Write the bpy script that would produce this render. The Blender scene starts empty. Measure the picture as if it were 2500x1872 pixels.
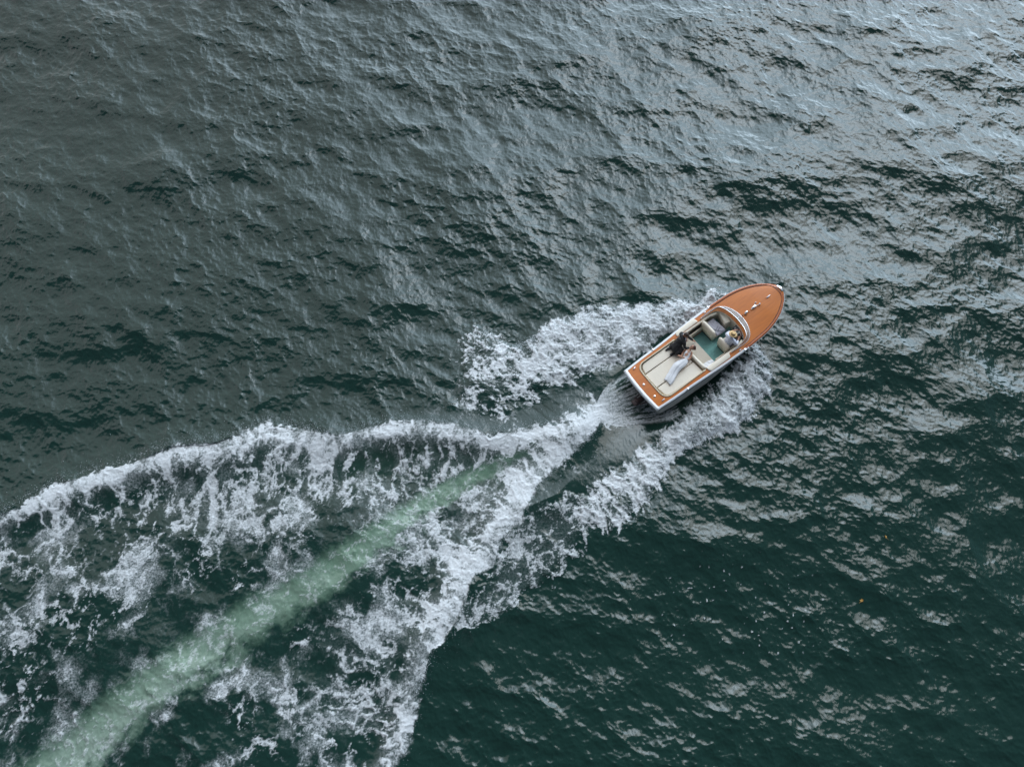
import bpy, bmesh, math, random
import numpy as np
from mathutils import Vector, Matrix, Euler

scene = bpy.context.scene
R = math.radians
SKY_EDGE = (0.19, 0.39); CLOUD_DIM = (0.95, 0.95, 1.0, 1); CLOUD_LIT = (4.5, 5.5, 6.5, 1); OVERHEAD = (0.16, 0.19, 0.20, 1); SUN_E = 0.6; EXPOSURE = 0.0
# ---------------------------------------------------------------- camera
CAM_H = 31.0                       # the drone hovers 31 m above the water
TILT = R(20)
CAM_F = 1250 / math.tan(R(33))
cam_d = bpy.data.cameras.new('camera'); cam = bpy.data.objects.new('camera', cam_d)
scene.collection.objects.link(cam); scene.camera = cam
cam.location = (0, 0, CAM_H); cam.rotation_euler = (TILT, 0, 0)
cam_d.sensor_fit = 'HORIZONTAL'; cam_d.angle = R(66); cam_d.clip_start = 0.5; cam_d.clip_end = 8000

# ---------------------------------------------------------------- sky
SUN_EL, SUN_AZ = R(52), R(52)      # azimuth measured from +X towards +Y
world = bpy.data.worlds.new('World'); scene.world = world; world.use_nodes = True
nt = world.node_tree; N = nt.nodes; Lk = nt.links
for n in list(N): N.remove(n)
out = N.new('ShaderNodeOutputWorld'); bg = N.new('ShaderNodeBackground'); Lk.new(bg.outputs[0], out.inputs[0])
sky = N.new('ShaderNodeTexSky'); sky.sky_type = 'NISHITA'; sky.sun_disc = False
sky.sun_elevation = SUN_EL; sky.sun_rotation = R(90) - SUN_AZ
tc = N.new('ShaderNodeTexCoord')
def vm(op, a, b=None):
    n = N.new('ShaderNodeVectorMath'); n.operation = op
    Lk.new(a, n.inputs[0])
    if b is not None: n.inputs[1].default_value = b
    return n
def mth(op, a, b=None, c=None):
    n = N.new('ShaderNodeMath'); n.operation = op
    for i, v in enumerate((a, b, c)):
        if v is None: continue
        if isinstance(v, (int, float)): n.inputs[i].default_value = v
        else: Lk.new(v, n.inputs[i])
    return n.outputs[0]
def mrange(v, a, b, c=0.0, d=1.0):
    n = N.new('ShaderNodeMapRange'); n.interpolation_type = 'SMOOTHERSTEP'
    Lk.new(v, n.inputs[0]); n.inputs[1].default_value = a; n.inputs[2].default_value = b; n.inputs[3].default_value = c; n.inputs[4].default_value = d
    return n.outputs[0]
d_ = vm('NORMALIZE', tc.outputs['Generated']).outputs[0]
noi = N.new('ShaderNodeTexNoise'); noi.inputs['Scale'].default_value = 3.2; noi.inputs['Detail'].default_value = 6; noi.inputs['Roughness'].default_value = 0.62
Lk.new(d_, noi.inputs['Vector'])
n1 = mth('SUBTRACT', noi.outputs[0], 0.5)
ahead = vm('DOT_PRODUCT', d_, (-0.27, 0.96, 0.0)).outputs['Value']
bank = mth('ADD', ahead, mth('MULTIPLY', n1, 0.5))
cover_ = mrange(bank, SKY_EDGE[0], SKY_EDGE[1])           # the pale cloud bank ahead of the boat; the zenith is open sky
side = vm('DOT_PRODUCT', d_, (0.85, 0.53, 0.0)).outputs['Value']
sd_ = mrange(side, -0.15, 0.95)
cloud_col = N.new('ShaderNodeMix'); cloud_col.data_type = 'RGBA'
Lk.new(sd_, cloud_col.inputs[0]); cloud_col.inputs[6].default_value = CLOUD_DIM; cloud_col.inputs[7].default_value = CLOUD_LIT
cm = vm('SCALE', cloud_col.outputs[2]); Lk.new(mth('ADD', mth('MULTIPLY', n1, 1.3), 1.0), cm.inputs[3])
sk = vm('SCALE', sky.outputs[0]); sk.inputs[3].default_value = 0.05
thin = N.new('ShaderNodeMix'); thin.data_type = 'RGBA'; thin.inputs[0].default_value = 0.35
Lk.new(sk.outputs[0], thin.inputs[6]); thin.inputs[7].default_value = OVERHEAD
mixc = N.new('ShaderNodeMix'); mixc.data_type = 'RGBA'
Lk.new(cover_, mixc.inputs[0]); Lk.new(thin.outputs[2], mixc.inputs[6]); Lk.new(cm.outputs[0], mixc.inputs[7])
Lk.new(mixc.outputs[2], bg.inputs[0]); bg.inputs[1].default_value = 1.0

sun_d = bpy.data.lights.new('sun', 'SUN'); sun = bpy.data.objects.new('sun', sun_d); scene.collection.objects.link(sun)
sun_d.energy = SUN_E; sun_d.angle = R(30); sun_d.color = (0.97, 0.985, 1.0)
sdir = Vector((math.cos(SUN_EL) * math.cos(SUN_AZ), math.cos(SUN_EL) * math.sin(SUN_AZ), math.sin(SUN_EL)))
sun.rotation_euler = sdir.to_track_quat('Z', 'Y').to_euler(); sun.location = sdir * 60
vs = scene.view_settings; scene.display_settings.display_device = 'sRGB'
vs.view_transform = 'Standard'; vs.look = 'None'; vs.gamma = 1.0; vs.exposure = EXPOSURE; vs.use_curve_mapping = False
scene.cycles.max_bounces = 6; scene.cycles.sample_clamp_indirect = 4.0

HEAD = R(35.4)                     # heading of the boat
BOAT_AT = (5.2746, 10.7331)        # transom on the water line
BOW = (BOAT_AT[0] + 7.4 * math.cos(HEAD), BOAT_AT[1] + 7.4 * math.sin(HEAD))

# ---------------------------------------------------------------- naming helpers
C = scene.collection
def tag(o, label=None, cat=None, group=None, kind=None):
    if label: o['label'] = label
    if cat: o['category'] = cat
    if group: o['group'] = group
    if kind: o['kind'] = kind
    return o
def thing(name, label, cat, loc=(0, 0, 0), rot=(0, 0, 0), group=None):
    o = bpy.data.objects.new(name, None); C.objects.link(o); o.empty_display_size = 0.2
    o.location = loc; o.rotation_euler = rot
    return tag(o, label, cat, group)
# ---------------------------------------------------------------- numpy noise and wake fields (all in world metres)
def px(x, y, z=0.0):
    """a photo pixel followed down to the mean water plane, once: returns world x, y"""
    u = (x - 1250.0) / CAM_F; v = -(y - 936.0) / CAM_F
    c, s = math.cos(TILT), math.sin(TILT)
    d = (u, v * c + s, v * s - c)
    k = (z - CAM_H) / d[2]
    return (d[0] * k, d[1] * k)

_rs = np.random.RandomState(7)
_PERM = _rs.permutation(1024).astype(np.int32)
_PERM = np.concatenate([_PERM, _PERM])
_ang = _rs.rand(1024).astype(np.float32) * 2 * np.pi
_GX, _GY = np.cos(_ang).astype(np.float32), np.sin(_ang).astype(np.float32)

def perlin(x, y, seed=0):
    x = x + seed * 17.37; y = y - seed * 9.71
    xf = np.floor(x); yf = np.floor(y)
    fx = (x - xf).astype(np.float32); fy = (y - yf).astype(np.float32)
    xi = xf.astype(np.int32) & 1023; yi = yf.astype(np.int32) & 1023
    u = fx * fx * fx * (fx * (fx * 6 - 15) + 10); v = fy * fy * fy * (fy * (fy * 6 - 15) + 10)
    x1 = (xi + 1) & 1023; y1 = (yi + 1) & 1023
    a = _PERM[xi]; b = _PERM[x1]
    h = _PERM[a + yi]; n00 = _GX[h] * fx + _GY[h] * fy
    h = _PERM[b + yi]; n10 = _GX[h] * (fx - 1) + _GY[h] * fy
    h = _PERM[a + y1]; n01 = _GX[h] * fx + _GY[h] * (fy - 1)
    h = _PERM[b + y1]; n11 = _GX[h] * (fx - 1) + _GY[h] * (fy - 1)
    top = n00 + u * (n10 - n00); bot = n01 + u * (n11 - n01)
    return (top + v * (bot - top)) * 1.45

def fbm(x, y, octv=4, seed=0, gain=0.5):
    a = 1.0; t = 0; r = 0
    for i in range(octv):
        r = r + a * perlin(x, y, seed + i); t += a
        a *= gain; x = x * 2.03 + 3.1; y = y * 2.03 - 1.7
    return r / t

def ridged(x, y, octv=4, seed=0, gain=0.6):
    a = 1.0; t = 0; r = 0; w = 1.0
    for i in range(octv):
        n = 1 - np.abs(perlin(x, y, seed + i)) * 1.9
        n = np.clip(n, 0, 1) ** 2
        r = r + a * n * w; t += a
        w = np.clip(n * 1.6, 0.25, 1); a *= gain
        c, s = 0.8, 0.6
        x, y = (c * x - s * y) * 1.97 + 5.2, (s * x + c * y) * 1.97 + 1.3
    return r / t

def ss(a, b, x):
    t = np.clip((x - a) / (b - a), 0, 1)
    return t * t * (3 - 2 * t)

def equal(p):
    """spread a pattern evenly over 0..1, so that a cover of c whitens a share c of it"""
    if p.size < 50: return p
    q = np.quantile(p[:: max(1, p.size // 40000)], np.linspace(0, 1, 129))
    return np.interp(p, q + np.arange(129) * 1e-9, np.linspace(0, 1, 129)).astype(np.float32)

class Line:
    """a smooth curve through world points; st() gives arc length s and signed distance t (left of travel positive)"""
    def __init__(self, pts, n=160, smooth=5):
        p = np.array(pts, float)
        d = np.r_[0, np.cumsum(np.hypot(*np.diff(p, axis=0).T))]
        s = np.linspace(0, d[-1], n)
        q = np.c_[np.interp(s, d, p[:, 0]), np.interp(s, d, p[:, 1])]
        for _ in range(smooth):
            q[1:-1] = (q[:-2] + 2 * q[1:-1] + q[2:]) / 4
        self.q = q; self.s = np.r_[0, np.cumsum(np.hypot(*np.diff(q, axis=0).T))]; self.L = self.s[-1]
    def st(self, x, y):
        x = np.asarray(x); y = np.asarray(y)
        best = np.full(x.shape, 1e9, np.float32); S = np.zeros_like(best); T = np.zeros_like(best)
        q = self.q[::4] if (len(self.q) - 1) % 4 == 0 else np.r_[self.q[::4], self.q[-1:]]
        sv = np.r_[0, np.cumsum(np.hypot(*np.diff(q, axis=0).T))]
        for i in range(len(q) - 1):
            ax, ay = q[i]; bx, by = q[i + 1]
            dx, dy = bx - ax, by - ay; l = math.hypot(dx, dy); dx /= l; dy /= l
            rx, ry = x - ax, y - ay
            u = rx * dx + ry * dy
            t = dx * ry - dy * rx
            lo = -1e3 if i == 0 else 0
            hi = 1e3 if i == len(q) - 2 else l
            uc = np.clip(u, lo, hi)
            dd = (u - uc) ** 2 + t * t
            m = dd < best
            best[m] = dd[m]; S[m] = (sv[i] + uc)[m]
            T[m] = (np.sign(t) * np.sqrt(dd))[m]
        return S, T

def in_poly(x, y, pts):
    r = np.zeros(x.shape, bool); n = len(pts)
    for i in range(n):
        x0, y0 = pts[i]; x1, y1 = pts[(i + 1) % n]
        if y0 == y1: continue
        c = ((y0 <= y) & (y < y1)) | ((y1 <= y) & (y < y0))
        r ^= c & (x < (x1 - x0) * (y - y0) / (y1 - y0) + x0)
    return r

def poly_sd(x, y, pts):
    """signed distance to a polygon, positive inside"""
    d = np.full(x.shape, 1e9, np.float32); n = len(pts)
    for i in range(n):
        x0, y0 = pts[i]; x1, y1 = pts[(i + 1) % n]
        dx, dy = x1 - x0, y1 - y0; l2 = dx * dx + dy * dy + 1e-9
        u = np.clip(((x - x0) * dx + (y - y0) * dy) / l2, 0, 1)
        d = np.minimum(d, (x - x0 - u * dx) ** 2 + (y - y0 - u * dy) ** 2)
    d = np.sqrt(d)
    return np.where(in_poly(x, y, pts), d, -d)

W = lambda *p: [px(a, b) for a, b in p]
ARM_PORT = W((1475, 1003), (1447, 1015), (1400, 1035), (1340, 1040), (1290, 1048), (1200, 1068), (1130, 1045), (1061, 1037), (991, 1033),
             (948, 1040), (883, 1050), (840, 1069), (797, 1066), (743, 1055), (695, 1039), (641, 1031), (614, 1055), (555, 1072), (517, 1090),
             (431, 1090), (388, 1107), (329, 1131), (269, 1147), (183, 1168), (129, 1190), (81, 1217), (32, 1249), (-60, 1290), (-250, 1360), (-600, 1500))
ARM_STBD = W((1478, 1000), (1447, 1061), (1409, 1099), (1366, 1136), (1317, 1179), (1279, 1239), (1269, 1271), (1226, 1309), (1215, 1368), (1150, 1406),
             (1145, 1443), (1123, 1503), (1091, 1557), (1048, 1600), (1042, 1643), (1018, 1686), (1018, 1729), (1005, 1761), (994, 1810),
             (967, 1864), (930, 1950), (870, 2100))
MILKY = W((1330, 1075), (1258, 1122), (1177, 1152), (1096, 1190), (1015, 1239), (935, 1303), (870, 1352), (808, 1400), (673, 1481), (539, 1562), (404, 1653),
          (269, 1761), (160, 1850), (20, 1980), (-150, 2120))
SPRAY_PORT = W((1760, 712), (1735, 712), (1700, 735), (1640, 742), (1560, 755), (1480, 757), (1430, 763), (1385, 785), (1340, 800), (1300, 830), (1262, 842),
               (1235, 842), (1215, 825), (1190, 808), (1150, 812), (1128, 838), (1125, 870), (1132, 905), (1118, 960), (1135, 1000), (1180, 1010),
               (1225, 1012), (1240, 985), (1290, 975), (1330, 960), (1345, 935), (1385, 925), (1430, 912), (1480, 890), (1535, 868), (1580, 850),
               (1625, 815), (1700, 770))
SPRAY_STBD = W((1800, 862), (1843, 846), (1870, 880), (1887, 922), (1868, 930), (1872, 955), (1842, 975), (1835, 1010), (1800, 1030), (1795, 1050), (1740, 1055),
               (1700, 1090), (1640, 1105), (1632, 1135), (1625, 1170), (1600, 1205), (1565, 1235), (1535, 1272), (1500, 1292), (1470, 1300),
               (1430, 1290), (1400, 1260), (1420, 1220), (1475, 1175), (1538, 1125), (1600, 1080), (1636, 1042), (1668, 1008), (1703, 972), (1752, 930), (1790, 890))
THIN_STBD = W((1460, 1200), (1500, 1290), (1440, 1318), (1402, 1380), (1350, 1440), (1290, 1480), (1235, 1520), (1170, 1532), (1105, 1560),
              (1120, 1500), (1150, 1440), (1225, 1330), (1290, 1250), (1350, 1210))
CALM = [W((1475, 1000), (1545, 930), (1620, 840), (1580, 850), (1480, 885), (1400, 925), (1330, 955), (1225, 1010), (1150, 1005), (1080, 990), (950, 1000), (1000, 1035), (1100, 1040), (1200, 1068), (1340, 1040)),
        W((1490, 1010), (1610, 1000), (1660, 1000), (1610, 1070), (1530, 1130), (1440, 1190), (1370, 1240), (1290, 1240), (1370, 1140), (1450, 1060))]
PATCHES = [(81, 1378, 20), (161, 1378, 22), (129, 1292, 24), (231, 1250, 26), (431, 1298, 30), (501, 1357, 30), (463, 1400, 24), (312, 1416, 40),
           (188, 1490, 45), (108, 1497, 34), (30, 1560, 40), (22, 1730, 40), (75, 1670, 30), (598, 1411, 22), (673, 1346, 16), (700, 1250, 55),
           (640, 1260, 40), (565, 1653, 22), (592, 1750, 26), (330, 1350, 30), (560, 1210, 40), (350, 1250, 30), (830, 1200, 34), (310, 1480, 30),
           (1100, 1330, 26), (1030, 1440, 30), (960, 1500, 40), (900, 1560, 30), (740, 1560, 20), (930, 1700, 40), (830, 1790, 40), (700, 1700, 26), (1010, 1350, 24),
           (200, 1790, 22), (10, 1640, 26), (640, 1830, 26), (130, 1740, 16)]

def wake_fields(x, y):
    """foam cover, milky water, calm mask and wake height at world x, y (flat float32 arrays)"""
    n = x.size
    foam = np.zeros(n, np.float32); milk = np.zeros(n, np.float32); calm = np.zeros(n, np.float32); h = np.zeros(n, np.float32); fh = np.zeros(n, np.float32)
    wx = fbm(x * 0.9, y * 0.9, 3, 3); wy = fbm(x * 0.9, y * 0.9, 3, 13)
    fx_ = fbm(x * 3.1, y * 3.1, 3, 23); fy_ = fbm(x * 3.1, y * 3.1, 3, 33)
    # fine filaments, isotropic, domain warped
    X = x + 0.30 * wx + 0.10 * fx_; Y = y + 0.30 * wy + 0.10 * fy_
    fil = ridged(X * 1.5, Y * 1.5, 5, 40, 0.72)
    fine = fbm(x * 8.0, y * 8.0, 3, 60, 0.7)
    blob = fbm(X * 0.55, Y * 0.55, 4, 71)
    fine = fbm(x * 7.0, y * 7.0, 4, 60, 0.75)
    web = ridged(X * 0.8 + 0.2 * fy_, Y * 0.8 + 0.2 * fx_, 6, 47, 0.85)
    def cover(c, p, soft=0.34):
        return ss(1 - c - soft * 0.5, 1 - c + soft * 0.5, p) * ss(0, 0.12, c)
    def arm(line, side, seed, dens, width, reach, bd=0.46):
        S, T = line.st(x, y); T = T * side            # T>0 inside the wake
        T0 = T
        T = T - np.interp(S, line.es, line.et * side).astype(np.float32)
        m = (T > -1.6) & (T < reach * 1.7) & (S > -0.3)
        s = S[m]; t = T[m] + 0.20 * fx_[m] + 0.15 * fine[m] + 0.20 * wx[m]
        ws = s + 0.55 * wx[m] + 0.16 * fx_[m]; wt = t + 0.4 * wy[m] + 0.16 * fy_[m]
        streak = ridged(ws * 1.7, wt * 0.42, 5, seed, 0.74)
        lump = fbm(ws * 0.62, wt * 0.36, 4, seed + 9)
        p = equal(0.50 * streak + 0.36 * fil[m] + 0.26 * web[m] + 0.20 * (0.5 + 0.5 * fine[m]) + 0.42 * lump)
        grow = ss(0, 6, s)
        wd = width(s)
        core = ss(-0.10, 0.12, t) * (1 - ss(wd * 0.45, wd * 1.35, t + 0.35 * lump * wd))
        body = bd * ss(-0.10, 0.15, t) * np.exp(-np.clip(t - wd, 0, None) / (reach * 0.42 * (0.25 + 0.75 * grow))) * dens(s)
        c = np.clip(np.maximum(0.98 * core * (0.55 + 0.45 * dens(s)), body), 0, 1)
        f = cover(c * 0.97, p, 0.30) * (0.60 + 0.40 * ss(1 - c, 1.15 - 0.5 * c, p))
        f = f * (1 - (0.18 + 0.30 * (1 - ss(-0.35, 0.35, lump))) * ss(wd * 0.7, wd + 1.6, t))
        hz = cover(np.clip(c * 1.05, 0, 1), equal(lump + 0.35 * streak), 0.9) * 0.40 * c
        f = np.maximum(f, hz); f = np.maximum(f, core * np.clip(0.34 + 0.72 * p, 0, 1) * dens(s) * (1 - 0.35 * ss(wd * 0.3, wd, t)))
        foam[m] = np.maximum(foam[m], f)
        # the raised crest and the hollow inside it
        th_ = T0[m]; cr = np.exp(-((th_ - wd * 0.45) / np.where(th_ < wd * 0.45, 0.95, wd * 0.8)) ** 2) * dens(s) * 0.20 * ss(-0.2, 2.0, s)
        h[m] += cr - 0.10 * np.exp(-((th_ - wd * 2.4) / (wd * 1.5)) ** 2) * dens(s) * ss(0.0, 3.0, s)
        return S, T
    lp = Line(ARM_PORT, 161, 90); ls = Line(ARM_STBD, 161, 160); lm = Line(MILKY, 121, 12)
    for ln, pts in ((lp, ARM_PORT), (ls, ARM_STBD)):      # the traced edge, as an offset from the smooth line
        fine_ln = Line(pts, 161, 3)
        s_, t_ = ln.st(fine_ln.q[:, 0], fine_ln.q[:, 1]); o_ = np.argsort(s_)
        ln.es = s_[o_]; ln.et = np.convolve(np.pad(t_[o_], 1, mode='edge'), [.25, .5, .25], 'valid')
    Sp, Tp = arm(lp, +1, 100, lambda s: np.interp(s, [0, 3, 20, 27, 34, 50], [1, 1, .92, .62, .40, .25]).astype(np.float32),
        lambda s: np.interp(s, [0, 1.5, 5, 10, 16, 22, 27, 34], [.35, .75, .8, .85, 1.05, .7, .38, .25]).astype(np.float32), 5.2)
    Ss, Ts = arm(ls, -1, 130, lambda s: np.interp(s, [0, 3, 12, 20, 40], [1, .98, .84, .68, .5]).astype(np.float32),
        lambda s: np.interp(s, [0, 1.5, 4, 10, 16, 24], [.35, .8, 1.0, .95, .62, .45]).astype(np.float32), 4.8, 0.60)
    inside = (Tp > 0) & (Ts > 0)
    # scattered dissolving patches between the arms
    m = inside
    pc = np.zeros(m.sum(), np.float32); xm, ym = x[m], y[m]
    for (a, b, r) in PATCHES:
        cx, cy = px(a, b); ex, _ = px(a + r * 1.25, b); rr = ex - cx
        dx = (xm - cx + 0.5 * rr * wx[m] * 1.5); dy = (ym - cy + 0.5 * rr * wy[m] * 1.5)
        pc = np.maximum(pc, np.exp(-((dx / rr) ** 2 + (dy / (rr * 1.15)) ** 2)))
    right_ = ss(0.3, 1.5, -(lm.st(xm, ym)[1]))
    ambient = (0.10 + 0.13 * (1 - right_)) * ss(-0.1, 0.5, blob[m]) + 0.02
    c = np.clip(0.52 * pc + ambient * (1 - pc), 0, 1)
    p = equal(0.50 * fil[m] + 0.55 * web[m] + 0.24 * (0.5 + 0.5 * fine[m]) + 0.22 * blob[m])
    foam[m] = np.maximum(foam[m], np.maximum(cover(c * 0.8, p, 0.40) * (0.74 + 0.35 * fine[m]), cover(c, equal(web[m] * 0.5 + blob[m] + 0.2 * fil[m]), 0.9) * 0.36))
    # milky trail of bubbles below the surface
    S, T = lm.st(x, y)
    hw = np.interp(S, [0, 3, 8, 14, 24, 40], [0.22, 0.36, 0.56, 0.72, 0.82, 0.92])
    bl = fbm(S * 0.9 + wx, T * 1.1 + wy, 4, 411); curl = fbm(S * 1.9 + 1.3 * fx_, T * 1.9 + 1.3 * fy_, 4, 431, 0.65)
    e = np.abs(T + 0.30 * bl + 0.12 * fx_) / hw
    edge = np.clip(1 - ss(0.15, 1.65, e + 0.75 * bl + 0.65 * curl + 0.16 * fine), 0, 1) * (1.12 + 0.7 * curl + 0.4 * bl)
    milk = (edge * ss(-0.5, 4.2, S) * np.where(inside, 1, 0)).astype(np.float32)
    milk_in = milk.copy()
    pale = np.clip(0.10 + 0.75 * ss(4, 22, S) , 0, 1) * milk            # paler and greyer further astern
    pale = pale * (0.6 + 0.4 * ss(-0.3, 0.4, T / hw + 0.3 * wx)) 
    foam = foam * (1 - 0.80 * ss(0.15, 0.8, milk))
    wisp = cover(np.clip(milk * 0.20, 0, 1), equal(0.5 * fil + 0.5 * web + 0.3 * fine), 0.45) * 0.42
    foam = np.maximum(foam, wisp)
    # green glow of shallow bubbles just inside the start of the arms
    g = np.exp(-((Sp - 7) / 6.0) ** 2) * ss(0.4, 1.2, Tp) * (1 - ss(1.6, 3.2, Tp)) * 0.20 * inside
    milk = np.maximum(milk, g.astype(np.float32) * (0.5 + 0.5 * blob))
    # spray thrown out by the hull, port and starboard
    for poly, seed, k in ((SPRAY_PORT, 160, 0), (SPRAY_STBD, 190, 1)):
        xs = [q[0] for q in poly]; ys = [q[1] for q in poly]
        m = (x > min(xs) - 1.5) & (x < max(xs) + 1.5) & (y > min(ys) - 1.5) & (y < max(ys) + 1.5)
        xm, ym = x[m], y[m]
        sd = poly_sd(xm, ym, poly) + (0.20 if k == 0 else 0.10) + 0.42 * wx[m] + 0.24 * fx_[m] + 0.16 * fine[m]
        a = math.radians(35.4) if k else math.radians(35.4)
        # distance aft of the bow, along the keel line
        aft = -((xm - BOW[0]) * math.cos(HEAD) + (ym - BOW[1]) * math.sin(HEAD))
        out = np.abs(-(xm - BOW[0]) * math.sin(HEAD) + (ym - BOW[1]) * math.cos(HEAD))
        # streaks point out and back from the hull
        th = HEAD + (math.radians(112) if k == 0 else math.radians(-98))
        u = xm * math.cos(th) + ym * math.sin(th); v = -xm * math.sin(th) + ym * math.cos(th)
        streak = ridged((v + 0.35 * wx[m] + 0.12 * fx_[m]) * 2.6, (u + 0.4 * wy[m]) * 0.5, 5, seed, 0.75)
        lump = fbm(xm * 0.8, ym * 0.8, 4, seed + 5)
        p = equal((0.35 if k == 0 else 0.75) * streak + 0.30 * fil[m] + 0.22 * web[m] + (0.44 if k == 0 else 0.30) * (0.5 + 0.5 * fine[m]) + 0.26 * lump)
        if k == 0:
            den = np.interp(aft, [2, 4, 7, 9, 11, 13, 15], [1, 1, .97, .82, .58, .42, .30])
            fh[m] += (np.interp(aft, [2, 5, 9, 14], [.30, .28, .14, .03]) * ss(0, 0.7, sd)).astype(np.float32)
        else:
            den = np.interp(aft, [2, 3.5, 6, 9, 11, 13, 15], [.66, .74, .95, .92, .82, .74, .55])
            den = den + 0.16 * ss(1.9, 2.8, out) * (aft < 7) - 0.12 * (1 - ss(1.4, 2.0, out)) * (aft < 6)
            fh[m] += (np.interp(aft, [2, 5, 9, 14], [.22, .28, .14, .03]) * ss(0, 0.7, sd)).astype(np.float32)
        c = np.clip(den * ss(-0.12, 0.30, sd), 0, 1)
        f = np.maximum(cover(c * 0.92, p, 0.50) * (0.62 + 0.38 * p), ss(0.72, 1.15, c + 0.22 * lump) * (0.45 + 0.6 * p))
        foam[m] = np.maximum(foam[m], f)
        calm[m] = np.maximum(calm[m], 0.7 * ss(-0.6, 0.2, sd))
    # thin dissolving sheet on the starboard side
    xs = [q[0] for q in THIN_STBD]; ys = [q[1] for q in THIN_STBD]
    m = (x > min(xs) - 1) & (x < max(xs) + 1) & (y > min(ys) - 1) & (y < max(ys) + 1)
    sd = poly_sd(x[m], y[m], THIN_STBD) - 0.12 + 0.65 * wx[m] + 0.35 * fx_[m] + 0.15 * fine[m]
    p = equal(0.40 * fil[m] + 0.50 * web[m] + 0.30 * (0.5 + 0.5 * fine[m]) + 0.14 * blob[m])
    c = (0.27 + 0.16 * ss(-.1, .4, blob[m]) + 0.22 * np.exp(-(sd / 0.12) ** 2)) * ss(-0.1, 0.12, sd)
    foam[m] = np.maximum(foam[m], cover(c, p, 0.5) * (0.62 + 0.35 * fine[m]))
    foam[m] = np.maximum(foam[m], 0.11 * ss(0.0, 0.7, sd) * (0.4 + fil[m]))
    fh[m] += 0.03 * ss(0, 0.4, sd).astype(np.float32)
    calm[m] = np.maximum(calm[m], 0.5 * ss(-0.2, 0.5, sd))
    # prop wash: streaks running from the transom and closing to a point
    P0 = px(1462, 1012); A = px(1530, 918); B = px(1622, 1003)
    ax, ay = (A[0] + B[0]) / 2 - P0[0], (A[1] + B[1]) / 2 - P0[1]; Lw = math.hypot(ax, ay); ax /= Lw; ay /= Lw
    rx, ry = x - P0[0], y - P0[1]
    u = rx * ax + ry * ay; v = -rx * ay + ry * ax
    hw = 1.16 * np.sqrt(np.clip(u / Lw, 0, 1.2)) + 0.10
    q = v / hw
    m = (u > -0.4) & (u < Lw + 1.0) & (np.abs(q) < 1.3)
    qq, uu = q[m], u[m]
    st1 = ridged(qq * 5.5 + 0.3 * wx[m], uu * 0.55, 4, 210, 0.8)
    st2 = fbm(qq * 16, uu * 1.1, 3, 220, 0.7)
    rim = np.exp(-((np.abs(qq) - 0.97) / 0.06) ** 2)
    centre = np.exp(-((qq - 0.05) / 0.42) ** 2) * 0.30
    close = 1 - ss(0.0, 1.6, uu)
    c = np.clip(0.30 + centre + 0.5 * close + 0.10 * ss(0, 1, uu / Lw), 0, 1) * (np.abs(qq) < 1.02)
    f = cover(c, equal(0.55 * st1 + 0.45 * (0.5 + 0.6 * st2)), 0.7) * 0.72
    f = np.maximum(f, rim * (0.35 + 0.5 * (0.5 + 0.5 * st2)) * 0.85)
    f = np.maximum(f, close * (np.abs(qq) < 1.15) * 0.9)
    foam[m] = np.maximum(foam[m], f)
    inw = ss(1.05, 0.9, np.abs(q)) if False else (1 - ss(0.9, 1.05, np.abs(q)))
    inw = inw * ss(-0.1, 0.5, u) * (1 - ss(Lw + 1.2, Lw + 2.2, u))
    h -= (0.15 * (1 - ss(0.35, 1.6, np.abs(q))) * ss(0.4, 2.6, u) * (1 - ss(Lw + 1.0, Lw + 3.0, u))).astype(np.float32)
    milk = np.maximum(milk, (0.10 * inw).astype(np.float32))
    calm = np.maximum(calm, inw.astype(np.float32))
    for pi_, poly in enumerate(CALM):
        xs = [q_[0] for q_ in poly]; ys = [q_[1] for q_ in poly]
        m = (x > min(xs) - 1.5) & (x < max(xs) + 1.5) & (y > min(ys) - 1.5) & (y < max(ys) + 1.5)
        sdc = poly_sd(x[m], y[m], poly)
        calm[m] = np.maximum(calm[m], ss(-0.6, 0.5, sdc))
        if pi_ == 1: h[m] += (-0.115 * (y[m] - np.mean([q_[1] for q_ in poly])) * ss(-0.9, 0.9, sdc)).astype(np.float32)
    calm = np.maximum(calm, 0.55 * inside * np.exp(-np.minimum(np.abs(Tp), np.abs(Ts)) / 8))
    # loose flecks of foam out on the open water
    cx, cy = px(1790, 1490)
    r = np.hypot((x - cx) / 3.0, (y - cy) / 1.5)
    fl = np.clip(perlin(x * 8.5, y * 8.5, 300), 0, 1)
    foam = np.maximum(foam, ss(0.67, 0.79, fl) * (1 - ss(0.5, 1.6, r)))
    foam = np.clip(foam, 0, 1)
    return foam.astype(np.float32), milk.astype(np.float32), pale.astype(np.float32), calm.astype(np.float32), h, fh, fine, fil
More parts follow.
